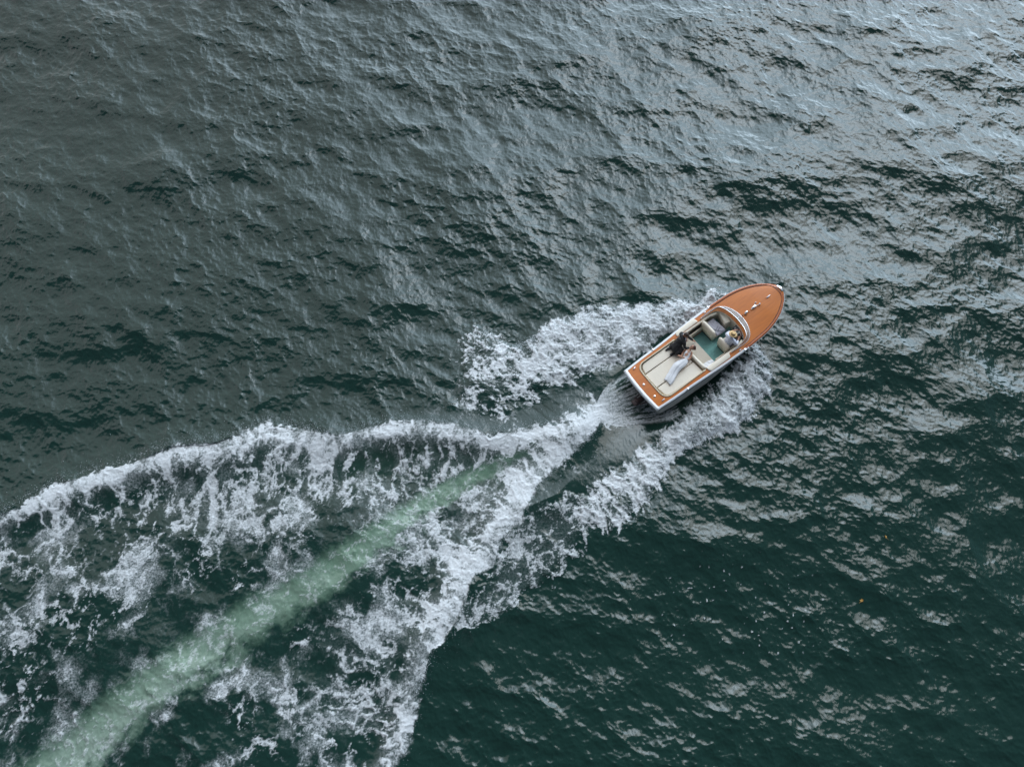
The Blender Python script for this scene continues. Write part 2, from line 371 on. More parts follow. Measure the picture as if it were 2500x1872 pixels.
# ---------------------------------------------------------------- the water: one real wave surface out to the horizon
def wave_tile(n=2048, size=61.44, seed=5):
    """deep-water waves on a square tile: height and the sideways pull that sharpens the crests"""
    rs = np.random.RandomState(seed)
    k1 = 2 * np.pi * np.fft.fftfreq(n, size / n).astype(np.float32)
    kx, ky = np.meshgrid(k1, k1)
    k = np.sqrt(kx * kx + ky * ky); k[0, 0] = 1
    th = np.arctan2(ky, kx)
    lam = 2 * np.pi / k
    def spread(a, p, iso): return iso + (1 - iso) * np.abs(np.cos(th - R(a))) ** p
    SS = [np.zeros(k.shape, np.complex64), np.zeros(k.shape, np.complex64)]
    for lam0, width, slope, ang, p, iso in WAVES:
        b = np.exp(-(np.log(lam / lam0) / width) ** 2) * spread(ang, p, iso) / (k * k) / k   # amplitude^2 per cell
        b = np.sqrt(b)
        # scale the band to the wanted root mean square slope
        z = (rs.randn(n, n) + 1j * rs.randn(n, n)).astype(np.complex64) * b
        s2 = (np.abs(z * k) ** 2).sum() / 2
        z *= slope / math.sqrt(s2)
        SS[0 if lam0 > 0.9 else 1] += z
    SS[0][0, 0] = SS[1][0, 0] = 0
    res = []
    for S in SS:
        res.append([(np.fft.ifft2(q * S) * n * n).real.astype(np.float32) for q in (1, -1j * kx / k, -1j * ky / k)])
    c_ = np.arange(n, dtype=np.float32) * (size / n); gxx, gyy = np.meshgrid(c_, c_)
    gust = 0.78 + 0.5 * ss(-0.35, 0.5, fbm(gxx * 0.16, gyy * 0.22, 3, 91))          # ruffled and smoother patches
    return [a + gust * b for a, b in zip(*res)]
WAVES = [(8.0, 0.40, 0.046, 100, 2, .15), (3.4, 0.45, 0.058, 80, 3, .15), (1.5, 0.45, 0.076, 64, 3, .2), (0.65, 0.45, 0.078, 56, 3, .25), (0.30, 0.4, 0.082, 50, 2, .35), (0.15, 0.35, 0.080, 44, 2, .4)]

GS = 0.03; TS = 61.44; TN = 2048
def axis_coords(lo, hi, far):
    core = np.arange(lo, hi + GS * 0.5, GS)
    out = []; d = GS; p = core[-1]
    while p < far: d *= 1.13; p += d; out.append(p)
    out2 = []; d = GS; p = core[0]
    while p > -far: d *= 1.13; p -= d; out2.append(p)
    return np.array(out2[::-1] + list(core) + out, dtype=np.float64)
gx = axis_coords(-33.0, 33.0, 4000.0); gy = axis_coords(-7.5, 38.0, 4000.0)
nx, ny = len(gx), len(gy)
PXX, PYY = np.meshgrid(gx, gy)
px_, py_ = PXX.ravel(), PYY.ravel()
Ht, Dxt, Dyt = wave_tile()
ix = np.round(px_ / GS).astype(np.int64) % TN; iy = np.round(py_ / GS).astype(np.int64) % TN
cell = np.maximum(np.abs(np.gradient(gx))[None, :], np.abs(np.gradient(gy))[:, None]).ravel()
fade = np.clip(0.06 / cell, 0, 1).astype(np.float32); fade[cell < 0.045] = 1
near = (px_ > -31) & (px_ < 31) & (py_ > -8) & (py_ < 37)
fo = np.zeros(px_.size, np.float32); mi = fo.copy(); pa = fo.copy(); ca = fo.copy(); wh = fo.copy(); sh = fo.copy(); fn = fo.copy(); fi = fo.copy()
r_ = wake_fields(px_[near].astype(np.float32), py_[near].astype(np.float32))
for dst, src in zip((fo, mi, pa, ca, wh, sh, fn, fi), r_): dst[near] = src
amp = fade * (1 - 0.80 * ca) * (1 - 0.35 * np.clip(fo, 0, 1))
hz_ = Ht[iy, ix] * amp
# the hull presses the water down where it runs
bx_, by_ = px_ - BOAT_AT[0], py_ - BOAT_AT[1]
lx = bx_ * math.cos(HEAD) + by_ * math.sin(HEAD); ly = -bx_ * math.sin(HEAD) + by_ * math.cos(HEAD)
under = ss(-0.5, 0.2, lx) * (1 - ss(3.2, 5.4, lx)) * (1 - ss(0.95, 1.35, np.abs(ly)))
hull_dip = (0.14 * under).astype(np.float32)
hz_ = hz_ * (1 - under) + wh + sh * (0.85 + 0.35 * np.clip(fi, 0, 1)) - hull_dip
hz_ += fo * (0.020 * fn + 0.05 * (fi - 0.4))                       # the foam stands up in lumps
co = np.empty((px_.size, 3), np.float32)
co[:, 0] = px_ - 1.0 * Dxt[iy, ix] * amp; co[:, 1] = py_ - 1.0 * Dyt[iy, ix] * amp; co[:, 2] = hz_
def height_at(x, y):
    i = int(np.clip(np.searchsorted(gx, x), 1, nx - 1)); j = int(np.clip(np.searchsorted(gy, y), 1, ny - 1))
    return float(hz_[j * nx + i])
me = bpy.data.meshes.new('water')
nf = (nx - 1) * (ny - 1)
idx = np.arange(nx * ny, dtype=np.int32).reshape(ny, nx)
quads = np.stack([idx[:-1, :-1], idx[:-1, 1:], idx[1:, 1:], idx[1:, :-1]], -1).reshape(-1)
me.vertices.add(nx * ny); me.loops.add(nf * 4); me.polygons.add(nf)
me.vertices.foreach_set('co', co.ravel())
me.loops.foreach_set('vertex_index', quads)
me.polygons.foreach_set('loop_start', np.arange(0, nf * 4, 4, dtype=np.int32))
me.polygons.foreach_set('use_smooth', np.ones(nf, bool))
me.update(calc_edges=True)
at = me.color_attributes.new('wake', 'FLOAT_COLOR', 'POINT')
at.data.foreach_set('color', np.stack([fo, mi, pa, ca], -1).ravel().astype(np.float32))
water = bpy.data.objects.new('water', me); C.objects.link(water)
tag(water, 'dark green lake water with wind ripples and a foaming boat wake', 'water', kind='structure')
print('water', nx, ny, 'rms slope', float(np.sqrt(np.mean(np.diff(Ht, axis=1) ** 2) / GS ** 2) * 1.41))

def new_mat(name):
    m = bpy.data.materials.new(name); m.use_nodes = True
    t = m.node_tree
    for n in list(t.nodes): t.nodes.remove(n)
    o = t.nodes.new('ShaderNodeOutputMaterial'); b = t.nodes.new('ShaderNodeBsdfPrincipled')
    t.links.new(b.outputs[0], o.inputs[0])
    return m, t, b, o
def water_mat():
    m, t, b, o = new_mat('lake_water')
    nd, lk = t.nodes, t.links
    va = nd.new('ShaderNodeVertexColor'); va.layer_name = 'wake'
    sp = nd.new('ShaderNodeSeparateColor'); lk.new(va.outputs['Color'], sp.inputs[0])
    geo = nd.new('ShaderNodeNewGeometry')
    def math_(op, a, bb=None):
        n = nd.new('ShaderNodeMath'); n.operation = op
        for i, v in enumerate((a, bb)):
            if v is None: continue
            if isinstance(v, (int, float)): n.inputs[i].default_value = v
            else: lk.new(v, n.inputs[i])
        return n.outputs[0]
    def mix(f, a, c):
        n = nd.new('ShaderNodeMix'); n.data_type = 'RGBA'; lk.new(f, n.inputs[0])
        for i, v in ((6, a), (7, c)):
            if isinstance(v, tuple): n.inputs[i].default_value = v
            else: lk.new(v, n.inputs[i])
        return n.outputs[2]
    # water body, bubbles, foam
    foam_n = nd.new('ShaderNodeTexNoise'); foam_n.inputs['Scale'].default_value = 13; foam_n.inputs['Detail'].default_value = 5; foam_n.inputs['Roughness'].default_value = 0.75
    lk.new(geo.outputs['Position'], foam_n.inputs['Vector'])
    fgrain = math_('MULTIPLY', math_('SUBTRACT', foam_n.outputs[0], 0.5), 2.0)
    f0 = sp.outputs['Red']
    edge = math_('MULTIPLY', math_('MULTIPLY', f0, math_('SUBTRACT', 1.0, f0)), 4.0)
    f1 = nd.new('ShaderNodeClamp'); lk.new(math_('ADD', f0, math_('MULTIPLY', fgrain, math_('ADD', edge, math_('MULTIPLY', f0, 0.45)))), f1.inputs[0])
    foam = f1.outputs[0]
    green = mix(sp.outputs['Blue'], (0.12, 0.205, 0.135, 1), (0.25, 0.315, 0.255, 1))
    body = mix(sp.outputs['Green'], WATER_COL, green)
    col = mix(foam, body, FOAM_COL)
    lk.new(col, b.inputs['Base Color'])
    rough = math_('ADD', math_('MULTIPLY', foam, 0.65), 0.025)
    lk.new(rough, b.inputs['Roughness'])
    b.inputs['IOR'].default_value = WATER_IOR
    # fine wind ripples, finer than the mesh
    mp = nd.new('ShaderNodeMapping'); mp.inputs['Rotation'].default_value = (0, 0, R(-48)); mp.inputs['Scale'].default_value = (1.0, 0.5, 1.0)
    lk.new(geo.outputs['Position'], mp.inputs['Vector'])
    r1 = nd.new('ShaderNodeTexNoise'); r1.inputs['Scale'].default_value = 11.0; r1.inputs['Detail'].default_value = 4; r1.inputs['Roughness'].default_value = 0.6
    lk.new(mp.outputs[0], r1.inputs['Vector'])
    cd = nd.new('ShaderNodeCameraData') if False else None
    bp = nd.new('ShaderNodeBump'); bp.inputs['Distance'].default_value = 0.024
    lk.new(r1.outputs[0], bp.inputs['Height'])
    lk.new(math_('SUBTRACT', 0.4, math_('MULTIPLY', va.outputs['Alpha'], 0.1)), bp.inputs['Strength'])
    lk.new(bp.outputs[0], b.inputs['Normal'])
    return m
WATER_COL = (0.0075, 0.030, 0.0225, 1); FOAM_COL = (0.62, 0.635, 0.64, 1); WATER_IOR = 1.5
me.materials.append(water_mat())
# ---------------------------------------------------------------- materials of the boat and the people
def simple_mat(name, col, rough=0.5, metal=0.0, noise=None, coat=0.0, bump=None, spec=None):
    m, t, b, o = new_mat(name)
    nd, lk = t.nodes, t.links
    b.inputs['Roughness'].default_value = rough; b.inputs['Metallic'].default_value = metal; b.inputs['Coat Weight'].default_value = coat
    b.inputs['Coat Roughness'].default_value = 0.08
    if spec is not None: b.inputs['Specular IOR Level'].default_value = spec
    tc = nd.new('ShaderNodeTexCoord')
    if noise:
        sc, amt = noise
        n = nd.new('ShaderNodeTexNoise'); n.inputs['Scale'].default_value = sc; n.inputs['Detail'].default_value = 4; lk.new(tc.outputs['Object'], n.inputs['Vector'])
        r = nd.new('ShaderNodeMix'); r.data_type = 'RGBA'; lk.new(n.outputs[0], r.inputs[0])
        r.inputs[6].default_value = tuple(c * (1 - amt) for c in col) + (1,); r.inputs[7].default_value = tuple(min(1, c * (1 + amt)) for c in col) + (1,)
        lk.new(r.outputs[2], b.inputs['Base Color'])
    else: b.inputs['Base Color'].default_value = tuple(col) + (1,)
    if bump:
        sc, dist = bump
        n = nd.new('ShaderNodeTexNoise'); n.inputs['Scale'].default_value = sc; n.inputs['Detail'].default_value = 3; lk.new(tc.outputs['Object'], n.inputs['Vector'])
        bp = nd.new('ShaderNodeBump'); bp.inputs['Distance'].default_value = dist; lk.new(n.outputs[0], bp.inputs['Height']); lk.new(bp.outputs[0], b.inputs['Normal'])
    return m
def wood_mat(name, dark, light, plank=0.0):
    m, t, b, o = new_mat(name); nd, lk = t.nodes, t.links
    tc = nd.new('ShaderNodeTexCoord'); mp = nd.new('ShaderNodeMapping'); mp.inputs['Scale'].default_value = (0.9, 14, 4)
    lk.new(tc.outputs['Object'], mp.inputs[0])
    n = nd.new('ShaderNodeTexNoise'); n.inputs['Scale'].default_value = 2.0; n.inputs['Detail'].default_value = 7; n.inputs['Roughness'].default_value = 0.62; lk.new(mp.outputs[0], n.inputs['Vector'])
    mp2 = nd.new('ShaderNodeMapping'); mp2.inputs['Scale'].default_value = (0.35, 1.6, 1); lk.new(tc.outputs['Object'], mp2.inputs[0])
    n2 = nd.new('ShaderNodeTexNoise'); n2.inputs['Scale'].default_value = 1.6; n2.inputs['Detail'].default_value = 2; lk.new(mp2.outputs[0], n2.inputs['Vector'])
    ad = nd.new('ShaderNodeMath'); ad.operation = 'MULTIPLY_ADD'; lk.new(n.outputs[0], ad.inputs[0]); ad.inputs[1].default_value = 0.75
    sb = nd.new('ShaderNodeMath'); sb.operation = 'MULTIPLY'; lk.new(n2.outputs[0], sb.inputs[0]); sb.inputs[1].default_value = 0.55
    lk.new(sb.outputs[0], ad.inputs[2])
    cr = nd.new('ShaderNodeValToRGB'); lk.new(ad.outputs[0], cr.inputs[0])
    cr.color_ramp.elements[0].position = 0.22; cr.color_ramp.elements[0].color = dark + (1,)
    cr.color_ramp.elements[1].position = 1.0; cr.color_ramp.elements[1].color = light + (1,)
    src = cr.outputs[0]
    if plank:
        sx = nd.new('ShaderNodeSeparateXYZ'); lk.new(tc.outputs['Object'], sx.inputs[0])
        a = nd.new('ShaderNodeMath'); a.operation = 'MULTIPLY'; lk.new(sx.outputs['Y'], a.inputs[0]); a.inputs[1].default_value = 1 / plank
        f = nd.new('ShaderNodeMath'); f.operation = 'FRACT'; lk.new(a.outputs[0], f.inputs[0])
        g = nd.new('ShaderNodeMath'); g.operation = 'LESS_THAN'; lk.new(f.outputs[0], g.inputs[0]); g.inputs[1].default_value = 0.035
        mx = nd.new('ShaderNodeMix'); mx.data_type = 'RGBA'; gm = nd.new('ShaderNodeMath'); gm.operation = 'MULTIPLY'; lk.new(g.outputs[0], gm.inputs[0]); gm.inputs[1].default_value = 0.35
        lk.new(gm.outputs[0], mx.inputs[0]); lk.new(src, mx.inputs[6]); mx.inputs[7].default_value = (0.10, 0.03, 0.012, 1); src = mx.outputs[2]
    lk.new(src, b.inputs['Base Color'])
    b.inputs['Roughness'].default_value = 0.42; b.inputs['Specular IOR Level'].default_value = 0.3; b.inputs['Coat Weight'].default_value = 0.3; b.inputs['Coat Roughness'].default_value = 0.14
    return m
M = dict(
    wood=wood_mat('varnished_mahogany', (0.32, 0.080, 0.009), (0.64, 0.19, 0.022), 0.155),
    woodedge=wood_mat('dark_mahogany', (0.22, 0.055, 0.018), (0.36, 0.10, 0.035)),
    seam=simple_mat('deck_seam', (0.07, 0.02, 0.008), 0.5),
    white=simple_mat('white_gelcoat', (0.74, 0.75, 0.76), 0.3, coat=0.3, noise=(3, .03)),
    hull=simple_mat('hull_paint', (0.33, 0.32, 0.30), 0.35, noise=(2, .06)),
    cream=simple_mat('cream_vinyl', (0.76, 0.675, 0.55), 0.5, noise=(5, .04), bump=(9, 0.006)),
    creamr=simple_mat('cream_piping', (0.60, 0.52, 0.37), 0.45),
    pleat=None,
    chrome=simple_mat('polished_chrome', (0.80, 0.80, 0.80), 0.16, 1.0),
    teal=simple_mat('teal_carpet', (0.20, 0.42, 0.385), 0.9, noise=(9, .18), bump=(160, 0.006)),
    black=simple_mat('black_vinyl', (0.018, 0.018, 0.02), 0.4),
    dark=simple_mat('dark_metal', (0.055, 0.035, 0.035), 0.35, 0.3),
    lilac=simple_mat('lilac_canvas', (0.40, 0.39, 0.44), 0.8, noise=(6, .08), bump=(22, 0.02)),
    glass=None,
    suit=simple_mat('black_suit', (0.014, 0.0135, 0.0145), 0.75, bump=(30, 0.01)),
    skin=simple_mat('skin', (0.50, 0.26, 0.17), 0.5, noise=(12, .06)),
    tan=simple_mat('tanned_skin', (0.42, 0.20, 0.12), 0.5, noise=(12, .06)),
    hair=simple_mat('dark_brown_hair', (0.05, 0.028, 0.018), 0.55, noise=(40, .5), bump=(70, 0.012)),
    hair2=simple_mat('reddish_brown_hair', (0.085, 0.035, 0.022), 0.5, noise=(40, .5), bump=(70, 0.012)),
    dress=simple_mat('white_satin', (0.76, 0.76, 0.77), 0.5, bump=(8, 0.006)),
    shirt=simple_mat('white_linen', (0.68, 0.70, 0.78), 0.8, bump=(12, 0.02)),
    straw=simple_mat('straw', (0.60, 0.40, 0.19), 0.8, noise=(60, .2), bump=(120, 0.006)),
    band=simple_mat('hat_band', (0.36, 0.24, 0.12), 0.8),
    trouser=simple_mat('grey_trousers', (0.10, 0.10, 0.11), 0.8),
    eye=simple_mat('eye', (0.02, 0.015, 0.012), 0.2), lip=simple_mat('lips', (0.36, 0.10, 0.09), 0.4),
    leaf=simple_mat('yellow_leaf', (0.62, 0.36, 0.09), 0.6, noise=(30, .25)),
    red=simple_mat('red_lens', (0.55, 0.03, 0.02), 0.2), greenl=simple_mat('green_lens', (0.03, 0.35, 0.12), 0.2),
    gauge=simple_mat('gauge_face', (0.30, 0.30, 0.28), 0.3))
m_, t_, b_, o_ = new_mat('tinted_glass')
b_.inputs['Base Color'].default_value = (0.72, 0.74, 0.72, 1); b_.inputs['Roughness'].default_value = 0.04; b_.inputs['IOR'].default_value = 1.45
tr_ = t_.nodes.new('ShaderNodeBsdfTransparent'); tr_.inputs[0].default_value = (0.62, 0.66, 0.64, 1)
mx_ = t_.nodes.new('ShaderNodeMixShader'); mx_.inputs[0].default_value = 0.30
t_.links.new(tr_.outputs[0], mx_.inputs[1]); t_.links.new(b_.outputs[0], mx_.inputs[2]); t_.links.new(mx_.outputs[0], o_.inputs[0]); M['glass'] = m_
# pleated vinyl: fine ribs across the seat
m_, t_, b_, o_ = new_mat('pleated_cream_vinyl'); nd, lk = t_.nodes, t_.links
tc_ = nd.new('ShaderNodeTexCoord'); wv = nd.new('ShaderNodeTexWave'); wv.bands_direction = 'Y'; wv.inputs['Scale'].default_value = 9; wv.inputs['Distortion'].default_value = 0.3
lk.new(tc_.outputs['Object'], wv.inputs[0]); bp_ = nd.new('ShaderNodeBump'); bp_.inputs['Distance'].default_value = 0.01; lk.new(wv.outputs['Fac'], bp_.inputs['Height']); lk.new(bp_.outputs[0], b_.inputs['Normal'])
rp = nd.new('ShaderNodeValToRGB'); lk.new(wv.outputs['Fac'], rp.inputs[0]); rp.color_ramp.elements[0].color = (0.56, 0.47, 0.37, 1); rp.color_ramp.elements[1].color = (0.64, 0.57, 0.46, 1); rp.color_ramp.elements[1].position = 0.3
lk.new(rp.outputs[0], b_.inputs['Base Color']); b_.inputs['Roughness'].default_value = 0.5; M['pleat'] = m_

# ---------------------------------------------------------------- mesh helpers
def mk(name, verts, faces, mat, parent=None, smooth=True, loc=None):
    me = bpy.data.meshes.new(name); me.from_pydata([tuple(v) for v in verts], [], faces); me.update()
    if smooth: me.polygons.foreach_set('use_smooth', [True] * len(me.polygons))
    me.materials.append(mat if not isinstance(mat, str) else M[mat])
    o = bpy.data.objects.new(name, me); C.objects.link(o)
    if parent: o.parent = parent
    if loc: o.location = loc
    return o
def from_bm(name, bm, mat, parent=None, smooth=True):
    me = bpy.data.meshes.new(name); bmesh.ops.recalc_face_normals(bm, faces=bm.faces); bm.to_mesh(me); bm.free()
    if smooth: me.polygons.foreach_set('use_smooth', [True] * len(me.polygons))
    me.materials.append(mat if not isinstance(mat, str) else M[mat])
    o = bpy.data.objects.new(name, me); C.objects.link(o)
    if parent: o.parent = parent
    return o
def grid(rows, close_u=False, close_v=False, cap=False):
    nr, nc = len(rows), len(rows[0]); V = [tuple(p) for r in rows for p in r]; F = []
    for i in range(nr - (0 if close_u else 1)):
        for j in range(nc - (0 if close_v else 1)):
            a, b = i * nc + j, i * nc + (j + 1) % nc; c, d = ((i + 1) % nr) * nc + (j + 1) % nc, ((i + 1) % nr) * nc + j
            F.append((a, b, c, d))
    if cap: F.append(tuple(range(nc))[::-1]); F.append(tuple((nr - 1) * nc + j for j in range(nc)))
    return V, F
def addto(bm, VF):
    vs = [bm.verts.new(v) for v in VF[0]]
    for f in VF[1]:
        try: bm.faces.new([vs[i] for i in f])
        except ValueError: pass
def rbox(bm, c, s, bev=0.02, rot=None, seg=3):
    """a rounded box added to bm"""
    t = bmesh.new(); bmesh.ops.create_cube(t, size=1)
    for v in t.verts: v.co = Vector((v.co.x * s[0], v.co.y * s[1], v.co.z * s[2]))
    if bev: bmesh.ops.bevel(t, geom=list(t.edges), offset=bev, segments=seg, profile=0.5, affect='EDGES')
    for v in t.verts:
        q = v.co
        if rot: q = rot @ q
        v.co = q + Vector(c)
    vs = {v: bm.verts.new(v.co) for v in t.verts}
    for f in t.faces: bm.faces.new([vs[v] for v in f.verts])
    t.free()
def tube(pts, r, seg=10, closed=False, flat=1.0):
    """a round bar along points; r may be a list"""
    P = [Vector(p) for p in pts]; n = len(P); rows = []
    up = Vector((0, 0, 1))
    for i, p in enumerate(P):
        a = P[(i - 1) % n] if (closed or i > 0) else p; b = P[(i + 1) % n] if (closed or i < n - 1) else p
        d = (b - a).normalized(); s = d.cross(up)
        if s.length < 1e-3: s = Vector((1, 0, 0))
        s.normalize(); u = s.cross(d); rr = r[i] if isinstance(r, (list, tuple)) else r
        rows.append([p + s * (math.cos(2 * math.pi * k / seg) * rr) + u * (math.sin(2 * math.pi * k / seg) * rr * flat) for k in range(seg)])
    return grid(rows, close_u=closed, close_v=True, cap=not closed)
def lathe(prof, seg=20, c=(0, 0, 0), rot=None):
    rows = [[(rot @ Vector((r * math.cos(2 * math.pi * k / seg), r * math.sin(2 * math.pi * k / seg), z)) if rot else Vector((r * math.cos(2 * math.pi * k / seg), r * math.sin(2 * math.pi * k / seg), z))) + Vector(c) for k in range(seg)] for r, z in prof]
    return grid(rows, close_v=True, cap=True)
def catmull(pts, n):
    P = [np.array(p, float) for p in pts]; P = [2 * P[0] - P[1]] + P + [2 * P[-1] - P[-2]]; outp = []
    for i in range(1, len(P) - 2):
        for k in range(n):
            t = k / n
            outp.append(0.5 * (2 * P[i] + (P[i + 1] - P[i - 1]) * t + (2 * P[i - 1] - 5 * P[i] + 4 * P[i + 1] - P[i + 2]) * t * t + (3 * P[i] - P[i - 1] - 3 * P[i + 1] + P[i + 2]) * t ** 3))
    outp.append(P[-2]); return outp

# ---------------------------------------------------------------- the motorboat (local frame: x forward from the transom, y to port, z up)
boat = thing('motorboat', 'open mahogany motorboat with cream upholstery and teal floor speeding across the water', 'motorboat',
             (5.3146, 10.6766, 0.0045), (R(-5), R(-3.5), HEAD))
BM = Matrix.Translation((5.3146, 10.6766, 0.0045)) @ Euler((R(-5), R(-3.5), HEAD)).to_matrix().to_4x4()
OUT = catmull([(0, 1.075), (0.9, 1.12), (1.7, 1.135), (2.5, 1.17), (3.4, 1.21), (4.3, 1.225), (5.0, 1.21), (5.6, 1.165), (6.1, 1.06), (6.5, 0.91), (6.82, 0.73), (7.07, 0.53), (7.25, 0.33), (7.35, 0.17), (7.40, 0.0)], 10)
OX = np.array([p[0] for p in OUT]); OW = np.array([max(p[1], 0) for p in OUT]); OX = np.maximum.accumulate(OX)
def Wd(x): return float(np.interp(x, OX, OW))
def zdeck(x): return 0.80 + 0.22 * (max(x, 0) / 7.5) ** 2
def crown(x, y): w = max(Wd(x), 0.05); return (0.045 + 0.05 * min(max((x - 4.8) / 1.5, 0), 1)) * (1 - min(abs(y) / w, 1) ** 2)
def aft(x, y): return x - 0.07 * (1 - min(abs(y) / 1.07, 1) ** 2) * math.exp(-max(x, 0) / 0.5)
def dk(x, y, dz=0.0): return (aft(x, y), y, zdeck(x) + crown(x, y) + dz)

# hull shell, both sides, with tumblehome aft and flare forward
def section(x, w):
    """points from keel to sheer at one station, y>=0"""
    f = min(max(x / 7.4, 0), 1)
    zk = -0.34 + 0.02 * f + 0.95 * max(0, (f - 0.62) / 0.38) ** 2.4
    cw = float(np.interp(x, [0, 0.8, 2.5, 3.6, 4.6, 5.4, 6.1, 6.7, 7.1, 7.4], [1.06, 1.16, 1.20, 1.14, 0.98, 0.78, 0.56, 0.33, 0.17, 0.0])) 
    cz = float(np.interp(x, [0, 3, 5, 6.2, 7.0, 7.4], [0.06, 0.08, 0.22, 0.42, 0.66, 0.80]))
    zs = zdeck(x) - 0.045
    ws = max(w - 0.035, 0.0)
    pts = [(0, zk), (cw * 0.35, zk + (cz - zk) * 0.40), (cw * 0.7, zk + (cz - zk) * 0.74), (cw * 0.97, cz - 0.02), (cw, cz + 0.02)]
    for q in (0.25, 0.5, 0.75, 0.92, 1.0):
        bulge = 0.05 * math.sin(q * math.pi) * max(0, 1 - x / 4.5) - 0.06 * math.sin(q * math.pi) * max(0, (x - 4.5) / 3)
        pts.append((max(cw + (ws - cw) * q ** 1.15 + bulge, 0.0), cz + 0.02 + (zs - cz - 0.02) * q))
    return pts
stations = [(float(x), float(w)) for x, w in zip(OX, OW)]
bm = bmesh.new(); rows = []
for x, w in stations:
    s = section(x, w)
    stem = 0.0
    row = [(aft(x, y) - 0.20 * (1 - (z + 0.34) / 1.1) * (1 if x > 6.9 else 0) * (x - 6.9) / 0.5 + (0.20 * (1 - (z - -0.34) / 1.1) * max(0, 1 - x / 0.8)), -y, z) for y, z in reversed(s)] + \
          [(aft(x, y) - 0.20 * (1 - (z + 0.34) / 1.1) * (1 if x > 6.9 else 0) * (x - 6.9) / 0.5 + (0.20 * (1 - (z - -0.34) / 1.1) * max(0, 1 - x / 0.8)), y, z) for y, z in s[1:]]
    rows.append(row)
V_, F_ = grid(rows); F_.append(tuple(range(len(rows[0]))))
addto(bm, (V_, F_)); hull = from_bm('hull', bm, 'hull', boat); hull.data.materials.append(M['woodedge'])
# mahogany topside panels forward, proud of the hull, each with a white rail below
for sgn in (-1, 1):
    pr = []
    for x, w in stations:
        if x < 2.9 or x > 7.38: continue
        s = section(x, w); k = min(1, (x - 2.9) / 1.4)
        top = np.array(s[-1]); seq = s[4:]
        zz = [top[1] - (top[1] - (s[4][1] + 0.03)) * k * q for q in (0, .25, .5, .75, 1)]
        ys = [float(np.interp(z, [p[1] for p in seq], [p[0] for p in seq])) + 0.006 for z in zz]
        pr.append([(x - 0.20 * (1 - (z + 0.34) / 1.1) * (1 if x > 6.9 else 0) * (x - 6.9) / 0.5, sgn * y, z) for y, z in zip(ys, zz)])
    side = mk('side_panel', *grid(pr), 'woodedge', hull)
    mk('spray_rail', *tube([(r_[-1][0], r_[-1][1] + sgn * 0.008, r_[-1][2] - 0.01) for r_ in pr], 0.018, 8), 'white', hull)

# decks, with the long opening for sun pads and cockpit
OPN = [(0.52, 0.0), (0.522, 0.30), (0.525, 0.55), (0.55, 0.70), (0.62, 0.815), (0.74, 0.885), (0.90, 0.905), (1.6, 0.905), (2.6, 0.905), (3.6, 0.92), (4.2, 0.93), (4.45, 0.915), (4.62, 0.86), (4.75, 0.74), (4.83, 0.58), (4.88, 0.38), (4.90, 0.18), (4.905, 0.0)]
OPc = catmull(OPN, 8); PX_ = np.maximum.accumulate(np.array([p[0] for p in OPc]) + np.arange(len(OPc)) * 1e-6); PY_ = np.maximum([p[1] for p in OPc], 0)
def inner(x): return 0.0 if x < 0.52 or x > 4.905 else float(np.interp(x, PX_, PY_))
xs = sorted(set([0.10, 0.2, 0.3, 0.42, 0.5199] + list(np.round(PX_, 4)) + list(np.linspace(4.906, 7.2, 34)) + list(OX[OX > 7.2])))
xs = [x for x in xs if 0.10 <= x <= 7.399]
bm = bmesh.new()
def edge_w(x): return max(Wd(x) - (0.085 if x < 4.3 else 0.085 - 0.06 * min((x - 4.3) / 0.3, 1)), 0.0)
for sgn in (-1, 1):
    rows = []
    for x in xs:
        a, b_w = inner(x), edge_w(x)
        rows.append([dk(x, sgn * (a + (b_w - a) * j / 12)) for j in range(13)])
    addto(bm, grid(rows))
bmesh.ops.remove_doubles(bm, verts=bm.verts, dist=0.0005)
deck = from_bm('deck', bm, 'wood', boat)
# covering board: dark seam line set in from the edge of the foredeck, raised toe rail outside it
for sgn in (-1, 1):
    L_ = [(x, max(Wd(x) - 0.13 - 0.03 * max(0, (x - 6) / 1.4), 0)) for x in np.linspace(4.55, 7.0, 40)]
    L_ += [(7.0 + 0.16 * math.sin(t), (Wd(7.0) - 0.15) * math.cos(t)) for t in np.linspace(0.12, math.pi / 2, 16)]
    mk('deck_seam', *tube([dk(x, sgn * y, 0.004) for x, y in L_], 0.013, 6, flat=0.6), 'seam', deck)
rows = []
for sgn in (1, -1):
    xs2 = list(np.linspace(4.5, 7.0, 36)) + list(OX[OX > 7.02])
    seq = [(x, sgn) for x in (xs2 if sgn == 1 else xs2[::-1])]
    for x, s in seq:
        w0 = max(Wd(x) - 0.012, 0); w1 = max(Wd(x) - 0.115, 0); cx = 0.0
        xi = x if x < 7.0 else x - (x - 7.0) * 0.42
        rows.append([dk(x, s * w0, -0.02), dk(x, s * w0, 0.010), dk(xi, s * (w0 + w1) / 2, 0.014), dk(xi, s * w1, 0.012), dk(xi, s * w1, -0.01)])
mk('covering_board', *grid(rows), 'woodedge', boat).data.materials[0] = wood_mat('covering_mahogany', (0.28, 0.072, 0.022), (0.47, 0.14, 0.045))
